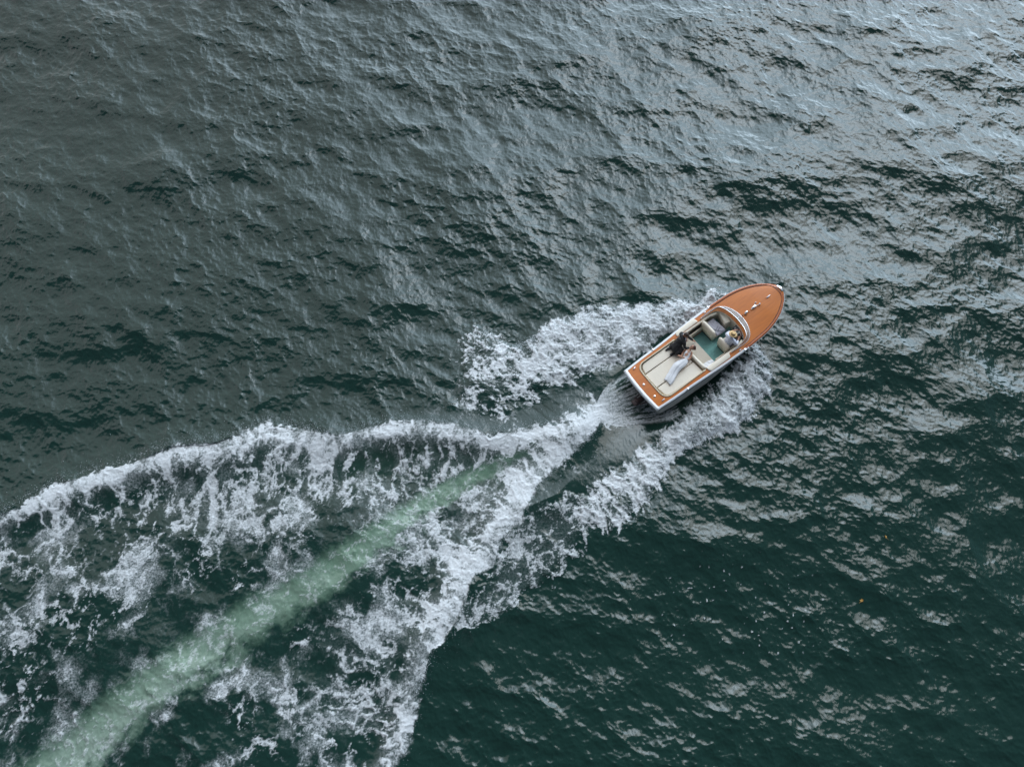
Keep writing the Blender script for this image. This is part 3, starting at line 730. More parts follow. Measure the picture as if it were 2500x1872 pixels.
# white rubbing strake round the aft two thirds, wider over the transom
for sgn in (-1, 1):
    rows = []
    for x in np.linspace(0.0, 4.62, 50):
        w = Wd(x)
        rows.append([(aft(x, w), sgn * (w - 0.085), zdeck(x) + 0.012), (aft(x, w), sgn * (w - 0.02), zdeck(x) + 0.016), (aft(x, w), sgn * (w + 0.008), zdeck(x) - 0.01), (aft(x, w), sgn * (w + 0.008), zdeck(x) - 0.06), (aft(x, w), sgn * (w - 0.03), zdeck(x) - 0.075)])
    mk('rub_rail', *grid(rows, cap=True), 'white', boat)
    mk('rail_dark_line', *tube([(aft(x, Wd(x)), sgn * (Wd(x) - 0.004), zdeck(x) - 0.094) for x in np.linspace(0.02, 4.6, 40)], 0.022, 6), 'black', hull)  # thin black line along the hull just below the rub rail
    rows = []
    for x in list(np.linspace(4.62, 7.0, 36)) + list(OX[OX > 7.02]):
        w = max(Wd(x), 0.0)
        rows.append([(x + 0.006, sgn * (w - 0.012), zdeck(x) - 0.012), (x + 0.008, sgn * (w + 0.008), zdeck(x) - 0.02), (x + 0.006, sgn * (w - 0.012), zdeck(x) - 0.05)])
    mk('bow_trim', *grid(rows, close_v=True), 'white', boat)
rows = []
for y in np.linspace(-1.083, 1.083, 31):
    xx = aft(0, y)
    rows.append([(xx + 0.115, y, zdeck(0) + crown(0.1, y) + 0.010), (xx + 0.02, y, zdeck(0) + crown(0, y) + 0.012), (xx - 0.03, y, zdeck(0) - 0.02 + crown(0, y)), (xx - 0.02, y, zdeck(0) - 0.13), (xx + 0.05, y, zdeck(0) - 0.15)])
mk('transom_cap', *grid(rows, close_v=True, cap=True), 'white', boat)
# opening wall and piping
wall = [(float(x), float(y)) for x, y in zip(PX_, PY_)]
loop = [(x, y) for x, y in wall] + [(x, -y) for x, y in wall[::-1][1:-1]]
rows = [[dk(x, y, -0.004) for x, y in loop], [(aft(x, y) , y * 0.985, 0.20) for x, y in loop]]
mk('cockpit_liner', *grid(rows, close_v=True), 'cream', boat)
pip = [(x, y) for x, y in loop if x < 2.66]
k0 = max(range(len(loop)), key=lambda i: 0)
pp = [p for p in [(x, -y) for x, y in wall[::-1]] if p[0] < 2.68] + [p for p in wall if p[0] < 2.60]
mk('piping', *tube([dk(x, y, 0.012) for x, y in pp], 0.027, 8), 'creamr', boat)
# cockpit floor
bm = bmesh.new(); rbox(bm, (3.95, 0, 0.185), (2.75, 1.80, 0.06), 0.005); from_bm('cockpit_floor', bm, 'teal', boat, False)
bm = bmesh.new(); rbox(bm, (1.57, 0, 0.40), (2.10, 1.78, 0.50), 0.01); from_bm('engine_box', bm, 'cream', boat, False)

def pad(name, outline, z0, z1, mat, parent, bev=0.035, puff=0.018):
    """an upholstered pad from a plan outline (points counter-clockwise)"""
    bm = bmesh.new(); top = [bm.verts.new((x, y, z1)) for x, y in outline]; f = bm.faces.new(top)
    r = bmesh.ops.extrude_face_region(bm, geom=[f]); vs = [v for v in r['geom'] if isinstance(v, bmesh.types.BMVert)]
    for v in vs: v.co.z = z0
    bmesh.ops.recalc_face_normals(bm, faces=bm.faces)
    es = [e for e in bm.edges if abs(e.verts[0].co.z - z1) < 1e-4 and abs(e.verts[1].co.z - z1) < 1e-4]
    bmesh.ops.bevel(bm, geom=es, offset=bev, segments=4, profile=0.6, affect='EDGES')
    big = [fc for fc in bm.faces if fc.normal.z > 0.99 and len(fc.verts) > 4]
    if big:
        r = bmesh.ops.poke(bm, faces=big)
        for v in r['verts']: v.co.z += puff
    return from_bm(name, bm, mat, parent)
def arc(cx, cy, r, a0, a1, n=7): return [(cx + r * math.cos(R(a0 + (a1 - a0) * i / n)), cy + r * math.sin(R(a0 + (a1 - a0) * i / n))) for i in range(n + 1)]
pad('sun_pad', [(2.44, 0.452)] + [(2.44, 0.88)] + arc(0.90, 0.61, 0.25, 90, 150) + [(0.60, 0.452)], 0.66, 0.775, 'cream', boat)
pad('sun_pad', [(2.455, -0.292), (2.455, 0.425), (0.575, 0.425), (0.575, -0.292)], 0.66, 0.770, 'cream', boat)
pad('sun_pad', [(2.505, -0.88), (2.47, -0.318), (0.60, -0.318)] + arc(0.88, -0.60, 0.26, 210, 270), 0.66, 0.775, 'cream', boat)
bm = bmesh.new(); rbox(bm, (2.45, 0, 0.64), (0.16, 1.74, 0.1), 0.01); from_bm('pad_base', bm, 'creamr', boat, False)
# rear bench with its two rolled backrests
def roll(name, p0, p1, z, r, parent, mat='cream', zb=None):
    """a padded backrest: round roll on top, flat board below"""
    P0, P1 = Vector(p0), Vector(p1); d = (P1 - P0).normalized(); nrm = Vector((-d.y, d.x)); rows = []
    Lh = (P1 - P0).length
    for k in range(13):
        t = k / 12; e = 1 - 0.35 * max(0, (abs(t - 0.5) * 2 - 0.86) / 0.14) ** 2
        c = P0 + d * (Lh * t); rr = r * e
        ring = [(c.x + nrm.x * rr * math.cos(a), c.y + nrm.y * rr * math.cos(a), z + rr * 0.9 * math.sin(a)) for a in [R(-30 + 240 * j / 12) for j in range(13)]]
        ring += [(c.x - nrm.x * rr * 0.82, c.y - nrm.y * rr * 0.82, zb), (c.x + nrm.x * rr * 0.82, c.y + nrm.y * rr * 0.82, zb)]
        rows.append(ring)
    return mk(name, *grid(rows, close_v=True, cap=True), mat, parent)
bench = boat
b1 = pad('bench_seat', [(3.25, -0.76), (3.24, 0.46), (3.24, 0.82), (2.64, 0.82), (2.66, -0.80), (3.20, -0.80)], 0.24, 0.55, 'pleat', boat, 0.05, 0.01)
roll('bench_backrest', (2.535, 0.82), (2.575, 0.00), 0.85, 0.075, boat, 'cream', 0.50)
roll('bench_backrest', (2.575, -0.025), (2.625, -0.83), 0.85, 0.075, boat, 'cream', 0.50)
# front seats
def seat(x0, y0, y1, name='front_seat'):
    s = pad(name, [(x0 + 0.62, y0), (x0 + 0.62, y1), (x0 + 0.12, y1), (x0 + 0.12, y0)], 0.24, 0.54, 'cream', boat, 0.05)
    rows = []
    for k in range(11):
        t = k / 10; y = y0 - 0.01 + (y1 - y0 + 0.02) * t; e = 1 - 0.4 * max(0, (abs(t - .5) * 2 - .8) / .2) ** 2
        prof = [(0.0, 0.36), (-0.015, 0.60), (-0.005, 0.84), (0.010, 0.91), (0.055, 0.955), (0.11, 0.955), (0.150, 0.92), (0.160, 0.86), (0.15, 0.6), (0.13, 0.40)]
        rows.append([(x0 + 0.065 + (px0 - 0.065) * e, y, z - (1 - e) * 0.05) for px0, z in prof])
    mk('seat_back', *grid(rows, close_v=True, cap=True), 'cream', s)
    bm = bmesh.new(); rbox(bm, (x0 + 0.09, (y0 + y1) / 2, 0.31), (0.14, (y1 - y0) * 0.92, 0.16), 0.01); from_bm('seat_pedestal', bm, 'black', s, False)
    return s
seat(3.84, 0.09, 0.81); seat(3.88, -0.72, -0.18)
# coaming pads let into the side decks
for sgn, xa, xb, yi, yo in ((1, 2.66, 3.74, 0.965, 1.145), (-1, 2.68, 3.80, 0.885, 1.095)):
    rows = []
    for k in range(33):
        t = k / 32; x = xa + (xb - xa) * t; e = min(t, 1 - t) * (xb - xa); rr = 0.13
        yo_ = (yo + (0.03 if sgn > 0 else 0.0) * t) - (0 if e > rr else (rr - math.sqrt(max(rr * rr - (rr - e) ** 2, 0))))
        yi_ = yi - 0.03
        rows.append([dk(x, sgn * yi_, -0.02), dk(x, sgn * yi_, 0.018), dk(x, sgn * (yi_ + 0.02), 0.032), dk(x, sgn * (yi_ + yo_) / 2, 0.040), dk(x, sgn * (yo_ - 0.02), 0.032), dk(x, sgn * yo_, 0.018), dk(x, sgn * yo_, -0.02)])
    mk('coaming_pad', *grid(rows, cap=True), 'cream', boat)
# long rolled pads, dark pockets and inner panels along the cockpit sides
for sgn in (1, -1):
    mk('side_bolster', *tube([(x, sgn * (0.885 if x < 4.3 else 0.885 - (x - 4.3) * 0.30), 0.80) for x in np.linspace(2.72, 4.62, 14)], 0.055, 10, flat=1.2), 'cream', boat)
    bm = bmesh.new(); rbox(bm, (3.60, sgn * 0.82, 0.42), (1.30, 0.10, 0.05), 0.004); from_bm('side_pocket', bm, 'black', boat, False)
    bm = bmesh.new(); rbox(bm, (3.56, sgn * 0.735, 0.43), (1.22 if sgn > 0 else 0.5, 0.05, 0.34), 0.015); from_bm('pocket_panel', bm, 'cream', boat, False)
    bm = bmesh.new(); rbox(bm, (3.56, sgn * 0.70, 0.235), (1.22 if sgn > 0 else 0.5, 0.022, 0.06), 0.004); from_bm('wood_trim', bm, 'woodedge', boat, False)
# bulkhead, dashboard and companionway under the foredeck
bm = bmesh.new(); rbox(bm, (4.80, 0.50, 0.52), (0.26, 0.66, 0.60), 0.03, Matrix.Rotation(R(-14), 3, 'Z')); from_bm('bulkhead_panel', bm, 'cream', boat)
dash_bm = bmesh.new(); rbox(dash_bm, (4.86, -0.47, 0.66), (0.22, 0.74, 0.34), 0.03, Matrix.Rotation(R(-18), 3, 'Y')); dash = from_bm('dashboard', dash_bm, 'black', boat)
for gy_, gr in ((-0.20, 0.035), (-0.31, 0.045), (-0.43, 0.055), (-0.57, 0.055), (-0.69, 0.04)):
    bm = bmesh.new(); addto(bm, lathe([(gr, 0), (gr, 0.012), (gr * 0.8, 0.014), (gr * 0.78, 0.008)], 16, (4.775, gy_, 0.825), Euler((0, R(-30), 0)).to_matrix())); g_ = from_bm('gauge', bm, 'chrome', dash)
    bm = bmesh.new(); addto(bm, lathe([(gr * 0.77, 0.0), (gr * 0.77, 0.011)], 16, (4.775, gy_, 0.825), Euler((0, R(-30), 0)).to_matrix())); from_bm('gauge_face', bm, 'gauge', g_)
wr = Euler((0, R(-52), 0)).to_matrix(); wc = Vector((4.66, -0.46, 0.88))
wheel = mk('steering_wheel', *tube([wc + wr @ Vector((0.17 * math.cos(a), 0.17 * math.sin(a), 0)) for a in np.linspace(0, 2 * math.pi, 28, endpoint=False)], 0.013, 8, closed=True), 'woodedge', boat)
for a in (90, 210, 330): mk('wheel_spoke', *tube([wc, wc + wr @ Vector((0.165 * math.cos(R(a)), 0.165 * math.sin(R(a)), 0))], 0.009, 6), 'chrome', wheel)
mk('wheel_column', *tube([wc, (4.84, -0.46, 0.72)], 0.02, 8), 'chrome', wheel)
bm = bmesh.new(); rbox(bm, (4.97, 0, 0.185), (0.9, 0.5, 0.06), 0.005); 
bm.free()
mk('throttle_lever', *tube([(4.45, -0.80, 0.60), (4.47, -0.79, 0.78), (4.50, -0.78, 0.80)], 0.012, 8), 'chrome', boat)
# windshield: wrapped glass between a base frame on deck and a top frame
base = catmull([(4.02, 0.955), (4.40, 0.975), (4.72, 0.965), (4.92, 0.88), (5.08, 0.71), (5.19, 0.46), (5.245, 0.20), (5.26, 0.0)], 5)
topc = catmull([(3.88, 0.965), (4.22, 0.965), (4.55, 0.92), (4.74, 0.83), (4.85, 0.64), (4.91, 0.42), (4.94, 0.18), (4.95, 0.0)], 5)
bL = [(x, y) for x, y in base] + [(x, -y) for x, y in base[::-1][1:]]; tL = [(x, y) for x, y in topc] + [(x, -y) for x, y in topc[::-1][1:]]
nb = len(bL)
def hz_top(i): t = abs(i / (nb - 1) - 0.5) * 2; return 0.30 - 0.24 * max(0, (t - 0.55) / 0.45) ** 1.6
rows = [[Vector(dk(b[0], b[1], 0.01)).lerp(Vector((t[0], t[1], zdeck(t[0]) + 0.02 + hz_top(i))), q) for i, (b, t) in enumerate(zip(bL, tL))] for q in (0, 0.33, 0.66, 1)]
wind = mk('windshield', *grid(rows), 'glass', boat)
mk('windshield_base', *tube([p for p in rows[0]], 0.013, 8), 'chrome', wind)
mk('windshield_frame', *tube([p for p in rows[3]], 0.014, 8), 'chrome', wind)
for i in (nb // 2, nb // 4 + 1, 3 * nb // 4 - 2): mk('windshield_post', *tube([rows[0][i], rows[3][i]], 0.010, 6), 'chrome', wind)
for i in (0, nb - 1): mk('windshield_bracket', *tube([rows[0][i], rows[3][i]], 0.018, 8), 'chrome', wind)
# small chrome-ringed deck compass ahead of the helm glass
bm = bmesh.new(); addto(bm, lathe([(0.060, 0), (0.060, 0.03), (0.045, 0.05), (0.02, 0.06)], 16, dk(5.10, 0.06, 0.0))); from_bm('compass', bm, 'dark', boat)

# deck fittings
def cleat(x, y, ang, size=1.0):
    c = Vector(dk(x, y, 0.0)); r = Matrix.Rotation(R(ang), 3, 'Z')
    bm = bmesh.new()
    pts = [(-0.115, 0, 0.050), (-0.08, 0, 0.056), (0, 0, 0.058), (0.08, 0, 0.056), (0.115, 0, 0.050)]
    addto(bm, tube([c + r @ (Vector(p) * size) for p in pts], [0.006, 0.012, 0.014, 0.012, 0.006], 8))
    for s in (-0.04, 0.04):
        addto(bm, tube([c + r @ Vector((s * size, 0, 0.0)), c + r @ Vector((s * size, 0, 0.055 * size))], 0.014, 8))
    addto(bm, tube([c + r @ Vector((-0.07 * size, 0, 0.006)), c + r @ Vector((0.07 * size, 0, 0.006))], 0.03, 8, flat=0.3))
    return from_bm('cleat', bm, 'chrome', boat)
cleat(6.66, 0.0, 0, 1.0); cleat(0.38, 0.905, 14, 0.8); cleat(0.44, -0.88, 4, 0.8)
for sgn in (1, -1): cleat(4.24, sgn * 1.09, 0, 0.55)
for x, y in ((0.27, 0.11), (0.29, -0.55)):
    bm = bmesh.new(); addto(bm, lathe([(0.048, 0), (0.048, 0.010), (0.040, 0.016), (0.012, 0.018)], 18, dk(x, y, 0))); from_bm('filler_cap', bm, 'chrome', boat)
for x, sgn in ((1.50, 1), (1.52, -1), (4.50, 1), (4.42, -1)):
    w = Wd(x)
    bm = bmesh.new(); rbox(bm, (x, sgn * (w - 0.03), zdeck(x) + 0.03), (0.10, 0.035, 0.02), 0.006); rbox(bm, (x, sgn * (w - 0.03), zdeck(x) + 0.04), (0.025, 0.12, 0.015), 0.005); from_bm('fender_hook', bm, 'chrome', boat)
# twin horns and mast light on the foredeck, then the round searchlight
horn_bm = bmesh.new()
hb = Vector(dk(5.92, 0.0, 0))
addto(horn_bm, tube([hb + Vector((-0.16, -0.01, 0.035)), hb + Vector((-0.08, 0, 0.05)), hb + Vector((0.05, 0.0, 0.055)), hb + Vector((0.12, 0.0, 0.055))], [0.03, 0.055, 0.062, 0.02], 12, flat=0.7))
horn = from_bm('horn', horn_bm, 'chrome', boat)
for oy, lx_ in ((-0.05, 0.20), (0.10, 0.10)):
    tip = hb + Vector((lx_ + 0.06, oy, 0.075)); root = hb + Vector((0.02, oy * 0.5, 0.06)); d_h = (tip - root)
    mk('horn_trumpet', *tube([root, root + d_h * 0.5, root + d_h * 0.8, root + d_h * 0.93, tip], [0.013, 0.015, 0.022, 0.038, 0.048], 14), 'chrome', horn)
bm = bmesh.new(); sl = Vector(dk(5.48, 0.0, 0))
addto(bm, lathe([(0.05, 0.0), (0.05, 0.012), (0.02, 0.02), (0.02, 0.05)], 16, sl)); addto(bm, tube([sl + Vector((-0.075, 0, 0.085)), sl + Vector((-0.05, 0, 0.085)), sl + Vector((0.0, 0, 0.088)), sl + Vector((0.05, 0, 0.09)), sl + Vector((0.075, 0, 0.09))], [0.022, 0.045, 0.058, 0.062, 0.05], 14))
from_bm('searchlight', bm, 'chrome', boat)
for q_ in ((5.62, -0.03), (5.33, 0.02)):
    bm = bmesh.new(); rbox(bm, dk(*q_, 0.015), (0.04, 0.035, 0.03), 0.008); from_bm('deck_plug', bm, 'dark', boat)
# chrome cap over the stem
rows = []
for t in np.linspace(-1, 1, 15):
    y = 0.16 * t; x1 = float(np.interp(abs(y), OW[::-1], OX[::-1])) + 0.018
    rows.append([dk(x1 - 0.15 + 0.03 * abs(t), y, 0.034), dk(x1 - 0.07, y, 0.050), (x1, y * 1.02, zdeck(7.35) + 0.022), (x1 + 0.004, y * 1.02, zdeck(7.35) - 0.05), (x1 - 0.03, y * 0.9, zdeck(7.35) - 0.10)])
cap = mk('bow_cap', *grid(rows), 'chrome', boat)
for sgn, mm in ((1, 'red'), (-1, 'greenl')):
    bm = bmesh.new(); rbox(bm, (7.30, sgn * 0.10, zdeck(7.3) + 0.075), (0.07, 0.035, 0.035), 0.012); from_bm('navigation_light', bm, mm, cap)
# stern drive under the transom
bm = bmesh.new(); rbox(bm, (-0.12, -0.12, 0.03), (0.40, 0.20, 0.32), 0.04, Matrix.Rotation(R(8), 3, 'Y')); rbox(bm, (-0.30, -0.10, 0.13), (0.30, 0.26, 0.04), 0.012)
drive = from_bm('stern_drive', bm, 'dark', boat)
bm = bmesh.new(); rbox(bm, (-0.10, -0.33, 0.12), (0.30, 0.05, 0.05), 0.012, Matrix.Rotation(R(-12), 3, 'Z')); rbox(bm, (-0.12, 0.06, 0.14), (0.26, 0.045, 0.05), 0.012); from_bm('steering_ram', bm, 'dark', drive)
for a in (90, 210, 330):
    bm = bmesh.new(); rbox(bm, (-0.30, -0.12 + 0.09 * math.cos(R(a)), -0.22 + 0.09 * math.sin(R(a))), (0.03, 0.10, 0.12), 0.012, Matrix.Rotation(R(a), 3, 'X')); from_bm('propeller_blade', bm, 'dark', drive)
# ---------------------------------------------------------------- people: one continuous body mesh each, clothing and hair as children
def ell(bm, c, s, rot=None, seg=14):
    V = []; F = []
    for i in range(seg // 2 + 1):
        a = math.pi * i / (seg // 2)
        for j in range(seg):
            b = 2 * math.pi * j / seg
            p = Vector((s[0] * math.sin(a) * math.cos(b), s[1] * math.sin(a) * math.sin(b), s[2] * math.cos(a)))
            if rot: p = rot @ p
            V.append(p + Vector(c))
    for i in range(seg // 2):
        for j in range(seg):
            F.append((i * seg + j, (i + 1) * seg + j, (i + 1) * seg + (j + 1) % seg, i * seg + (j + 1) % seg))
    addto(bm, (V, F))
def limb(bm, pts, rad, seg=12, flat=1.0):
    """a tapered limb through joints, rounded at both ends"""
    P = catmull(pts, 4) if len(pts) > 2 else [np.array(p, float) for p in pts]
    rr = list(np.interp(np.linspace(0, len(rad) - 1, len(P)), range(len(rad)), rad))
    P = [Vector(p) for p in P]
    a = (P[0] - P[1]).normalized(); b = (P[-1] - P[-2]).normalized()
    P = [P[0] + a * rr[0] * 0.8, P[0] + a * rr[0] * 0.5] + P + [P[-1] + b * rr[-1] * 0.5, P[-1] + b * rr[-1] * 0.8]
    rr = [rr[0] * 0.5, rr[0] * 0.85] + rr + [rr[-1] * 0.85, rr[-1] * 0.5]
    addto(bm, tube(P, rr, seg, flat=flat))
def frame(fwd, up):
    f = Vector(fwd).normalized(); u = Vector(up); u = (u - f * u.dot(f)).normalized(); s = f.cross(u)     # s = the head's right
    return Matrix((f, -s, u)).transposed()            # columns: forward, left, up
def head(bm, c, fr):
    c = Vector(c)
    P = lambda x, y, z: c + fr @ Vector((x, y, z))
    ell(bm, P(-0.012, 0, 0.022), (0.096, 0.076, 0.098), fr); ell(bm, P(0.022, 0, -0.045), (0.066, 0.058, 0.068), fr)
    ell(bm, P(0.055, 0, -0.090), (0.026, 0.028, 0.022), fr)                                   # chin
    limb(bm, [P(0.082, 0, 0.015), P(0.098, 0, -0.012), P(0.106, 0, -0.026)], [0.009, 0.012, 0.014])  # nose
    limb(bm, [P(0.070, 0.035, 0.028), P(0.080, 0, 0.030), P(0.070, -0.035, 0.028)], [0.011, 0.012, 0.011])   # brow
    for s in (-1, 1):
        ell(bm, P(-0.004, s * 0.077, -0.012), (0.018, 0.008, 0.030), fr)                       # ears
        ell(bm, P(0.045, s * 0.040, -0.035), (0.028, 0.022, 0.024), fr)                        # cheeks
    return P
def face_parts(P, fr, body):
    for s in (-1, 1):
        b = bmesh.new(); ell(b, P(0.079, s * 0.030, 0.006), (0.009, 0.014, 0.008), fr, 8); from_bm('eye', b, 'eye', body)
    b = bmesh.new(); ell(b, P(0.089, 0, -0.058), (0.008, 0.022, 0.008), fr, 8); from_bm('mouth', b, 'lip', body)
def hand(bm, wrist, fwd, palm_n, curl=35, side=1, size=1.0):
    """palm, four fingers of unequal length bent at two knuckles, thumb from the side of the palm"""
    w = Vector(wrist); f = Vector(fwd).normalized(); n = Vector(palm_n); n = (n - f * n.dot(f)).normalized(); s = f.cross(n) * side
    z = size
    for k in (-1.2, -0.4, 0.4, 1.2): limb(bm, [w + s * 0.012 * k * z, w + (f * 0.085 + s * 0.0185 * k) * z], [0.014 * z, 0.012 * z], 8)
    for k, L in ((-1.5, 0.068), (-0.5, 0.080), (0.5, 0.076), (1.5, 0.060)):
        p = w + (f * 0.088 + s * 0.0185 * k) * z; d = f; pts = [p]; a = R(curl * (0.8 + 0.12 * k))
        for q, m in enumerate((0.45, 0.32, 0.23)):
            d = (d * math.cos(a) + n * math.sin(a)).normalized(); p = p + d * L * m * z; pts.append(p)
            a = R(curl * 0.7)
        addto(bm, tube([Vector(x) for x in pts] + [pts[-1] + d * 0.005], [0.0098 * z, 0.009 * z, 0.0085 * z, 0.0075 * z, 0.004 * z], 8))
    p = w + (f * 0.025 + s * -0.030) * z; addto(bm, tube([p - s * -0.012, p + (f * 0.03 - s * 0.016 + n * 0.008) * z, p + (f * 0.06 - s * 0.018 + n * 0.022) * z, p + (f * 0.068 - s * 0.017 + n * 0.026) * z], [0.013 * z, 0.0115 * z, 0.0095 * z, 0.005 * z], 8))
def solid(name, bm, mat, parent=None, voxel=0.007, smooth=4, origin=None):
    """fuse the shapes of bm into one continuous skin"""
    o = from_bm(name, bm, mat, parent)
    r = o.modifiers.new('fuse', 'REMESH'); r.mode = 'VOXEL'; r.voxel_size = voxel; r.use_smooth_shade = True
    s = o.modifiers.new('soften', 'SMOOTH'); s.iterations = smooth; s.factor = 0.5
    return o
def rough_up(o, scale, strength, name='folds'):
    tx = bpy.data.textures.new(name, 'CLOUDS'); tx.noise_scale = scale; tx.noise_depth = 2
    d = o.modifiers.new('folds', 'DISPLACE'); d.texture = tx; d.strength = strength; d.mid_level = 0.5
def person(label, group=None):
    bm = bmesh.new(); return bm
def place(o, label, cat='person', group=None):
    o.matrix_world = BM.copy(); return tag(o, label, cat, group)

# --- the groom: kneeling on the sun pad in a black suit, one arm braced forward, the other round the bride
fr = frame((-0.18, -0.80, -0.45), (0.35, -0.40, 0.85))
bm = bmesh.new(); P = head(bm, (2.755, 0.575, 1.46), fr)
limb(bm, [(2.745, 0.635, 1.41), (2.70, 0.66, 1.32), (2.64, 0.66, 1.24)], [0.055, 0.056, 0.075])
limb(bm, [(2.60, 0.64, 1.22), (2.45, 0.60, 1.12), (2.30, 0.56, 0.98)], [0.13, 0.13, 0.14], 16)                 # trunk
limb(bm, [(2.71, 0.80, 1.26), (2.62, 0.62, 1.28), (2.56, 0.45, 1.26)], [0.065, 0.09, 0.065])                   # shoulders
arm1 = [(2.72, 0.76, 1.26), (2.93, 0.62, 1.02), (3.09, 0.44, 0.76)]; arm2 = [(2.56, 0.46, 1.25), (2.50, 0.28, 1.12), (2.63, 0.19, 1.06)]
limb(bm, arm1, [0.052, 0.044, 0.030]); limb(bm, arm2, [0.052, 0.044, 0.030])
hand(bm, (3.095, 0.435, 0.745), (0.72, -0.35, -0.62), (-0.5, 0.0, -0.8), 14, 1)
hand(bm, (2.64, 0.185, 1.06), (0.75, -0.45, 0.15), (0.1, -0.8, -0.4), 30, -1)
limb(bm, [(2.26, 0.66, 0.93), (2.44, 0.70, 0.89), (2.48, 0.70, 0.85)], [0.095, 0.08, 0.065]); limb(bm, [(2.46, 0.72, 0.86), (2.25, 0.76, 0.83), (2.10, 0.74, 0.82)], [0.06, 0.055, 0.04])
limb(bm, [(2.24, 0.46, 0.93), (2.38, 0.40, 0.90), (2.44, 0.36, 0.86)], [0.095, 0.08, 0.065]); limb(bm, [(2.42, 0.38, 0.86), (2.22, 0.42, 0.83), (2.06, 0.46, 0.82)], [0.06, 0.055, 0.04])
groom = solid('person', bm, 'tan', None, 0.006, 3); place(groom, 'person in a black suit kneeling on the sun pad, leaning over the one in white')
face_parts(P, fr, groom)
bm = bmesh.new(); ell(bm, P(-0.028, 0, 0.040), (0.098, 0.086, 0.096), fr, 20); ell(bm, P(-0.055, 0, -0.01), (0.068, 0.076, 0.078), fr, 20); ell(bm, P(0.045, 0.01, 0.092), (0.045, 0.06, 0.030), fr, 16)
h_ = solid('hair', bm, 'hair', groom, 0.007, 1); rough_up(h_, 0.03, 0.022)
bm = bmesh.new()
limb(bm, [(2.635, 0.655, 1.27), (2.56, 0.63, 1.21), (2.42, 0.59, 1.11), (2.28, 0.54, 1.00), (2.20, 0.50, 0.94)], [0.10, 0.165, 0.165, 0.175, 0.165], 18)
limb(bm, [(2.73, 0.815, 1.25), (2.63, 0.64, 1.29), (2.555, 0.43, 1.25)], [0.085, 0.105, 0.085])
limb(bm, [(2.73, 0.80, 1.26)] + arm1[1:2] + [(3.07, 0.47, 0.80)], [0.080, 0.062, 0.048]); limb(bm, arm2[:2] + [(2.60, 0.20, 1.07)], [0.080, 0.062, 0.048])
for (a, b, c_) in (((2.30, 0.66, 0.96), (2.18, 0.68, 0.90), (2.13, 0.66, 0.86)), ((2.24, 0.42, 0.96), (2.16, 0.32, 0.92), (2.15, 0.25, 0.87)), ((2.36, 0.40, 1.00), (2.29, 0.30, 0.92), (2.27, 0.23, 0.86))): limb(bm, [a, b, c_], [0.12, 0.10, 0.05])
j_ = solid('suit_jacket', bm, 'suit', groom, 0.012, 4); rough_up(j_, 0.09, 0.035)
bm = bmesh.new()
limb(bm, [(2.24, 0.66, 0.92), (2.44, 0.71, 0.89), (2.49, 0.71, 0.86)], [0.125, 0.105, 0.085]); limb(bm, [(2.47, 0.73, 0.86), (2.25, 0.77, 0.84), (2.12, 0.75, 0.83)], [0.08, 0.07, 0.06])
limb(bm, [(2.22, 0.46, 0.92), (2.38, 0.40, 0.90), (2.45, 0.36, 0.86)], [0.125, 0.105, 0.085]); limb(bm, [(2.43, 0.38, 0.86), (2.22, 0.42, 0.84), (2.08, 0.46, 0.83)], [0.08, 0.07, 0.06])
solid('trousers', bm, 'suit', groom, 0.014, 4)
for y0 in (0.74, 0.46):
    bm = bmesh.new(); limb(bm, [(2.10, y0, 0.835), (2.01, y0 + 0.01, 0.83), (1.93, y0 + 0.015, 0.815)], [0.048, 0.05, 0.04], flat=0.8); from_bm('shoe', bm, 'black', groom)
bm = bmesh.new(); addto(bm, tube([(2.735 + 0.062 * math.cos(a), 0.655 + 0.066 * math.sin(a), 1.345 + 0.022 * math.cos(a)) for a in np.linspace(0, 2 * math.pi, 16, endpoint=False)], 0.020, 8, closed=True))
limb(bm, [(2.735, 0.60, 1.335), (2.705, 0.555, 1.29), (2.66, 0.50, 1.22)], [0.035, 0.04, 0.03], flat=0.5); from_bm('shirt_collar', bm, 'shirt', groom)
bm = bmesh.new(); limb(bm, [(2.75, 0.565, 1.325), (2.73, 0.50, 1.23), (2.72, 0.46, 1.13)], [0.018, 0.026, 0.032], flat=0.5)
from_bm('tie', bm, simple_mat('pink_tie', (0.52, 0.26, 0.24), 0.5), groom)

# --- the bride: half lying back against the bolster in a long white sleeveless dress
fr = frame((-0.30, 0.62, 0.62), (0.90, -0.10, 0.45))
bm = bmesh.new(); P = head(bm, (2.715, 0.085, 1.17), fr)
limb(bm, [(2.68, 0.09, 1.13), (2.62, 0.10, 1.10), (2.56, 0.08, 1.06)], [0.044, 0.043, 0.055])
limb(bm, [(2.53, 0.08, 1.04), (2.40, 0.03, 1.00), (2.24, -0.08, 0.93), (2.12, -0.14, 0.89)], [0.095, 0.11, 0.098, 0.13], 16)
limb(bm, [(2.47, 0.19, 1.03), (2.52, 0.09, 1.06), (2.57, -0.05, 1.04)], [0.048, 0.065, 0.048])
armR = [(2.57, -0.06, 1.03), (2.40, -0.16, 0.98), (2.28, -0.14, 0.99), (2.19, 0.00, 1.03), (2.14, 0.10, 1.04)]; armL = [(2.47, 0.20, 1.02), (2.38, 0.24, 0.95), (2.31, 0.20, 0.95), (2.23, 0.15, 0.99)]
limb(bm, armR, [0.044, 0.040, 0.037, 0.030, 0.024]); limb(bm, armL, [0.042, 0.038, 0.034, 0.024])
hand(bm, (2.135, 0.105, 1.04), (-0.35, 0.9, -0.1), (-0.2, -0.2, -0.9), 22, 1, 0.92); hand(bm, (2.225, 0.145, 0.995), (-0.9, -0.2, -0.1), (0, 0.1, -1), 30, -1, 0.92)
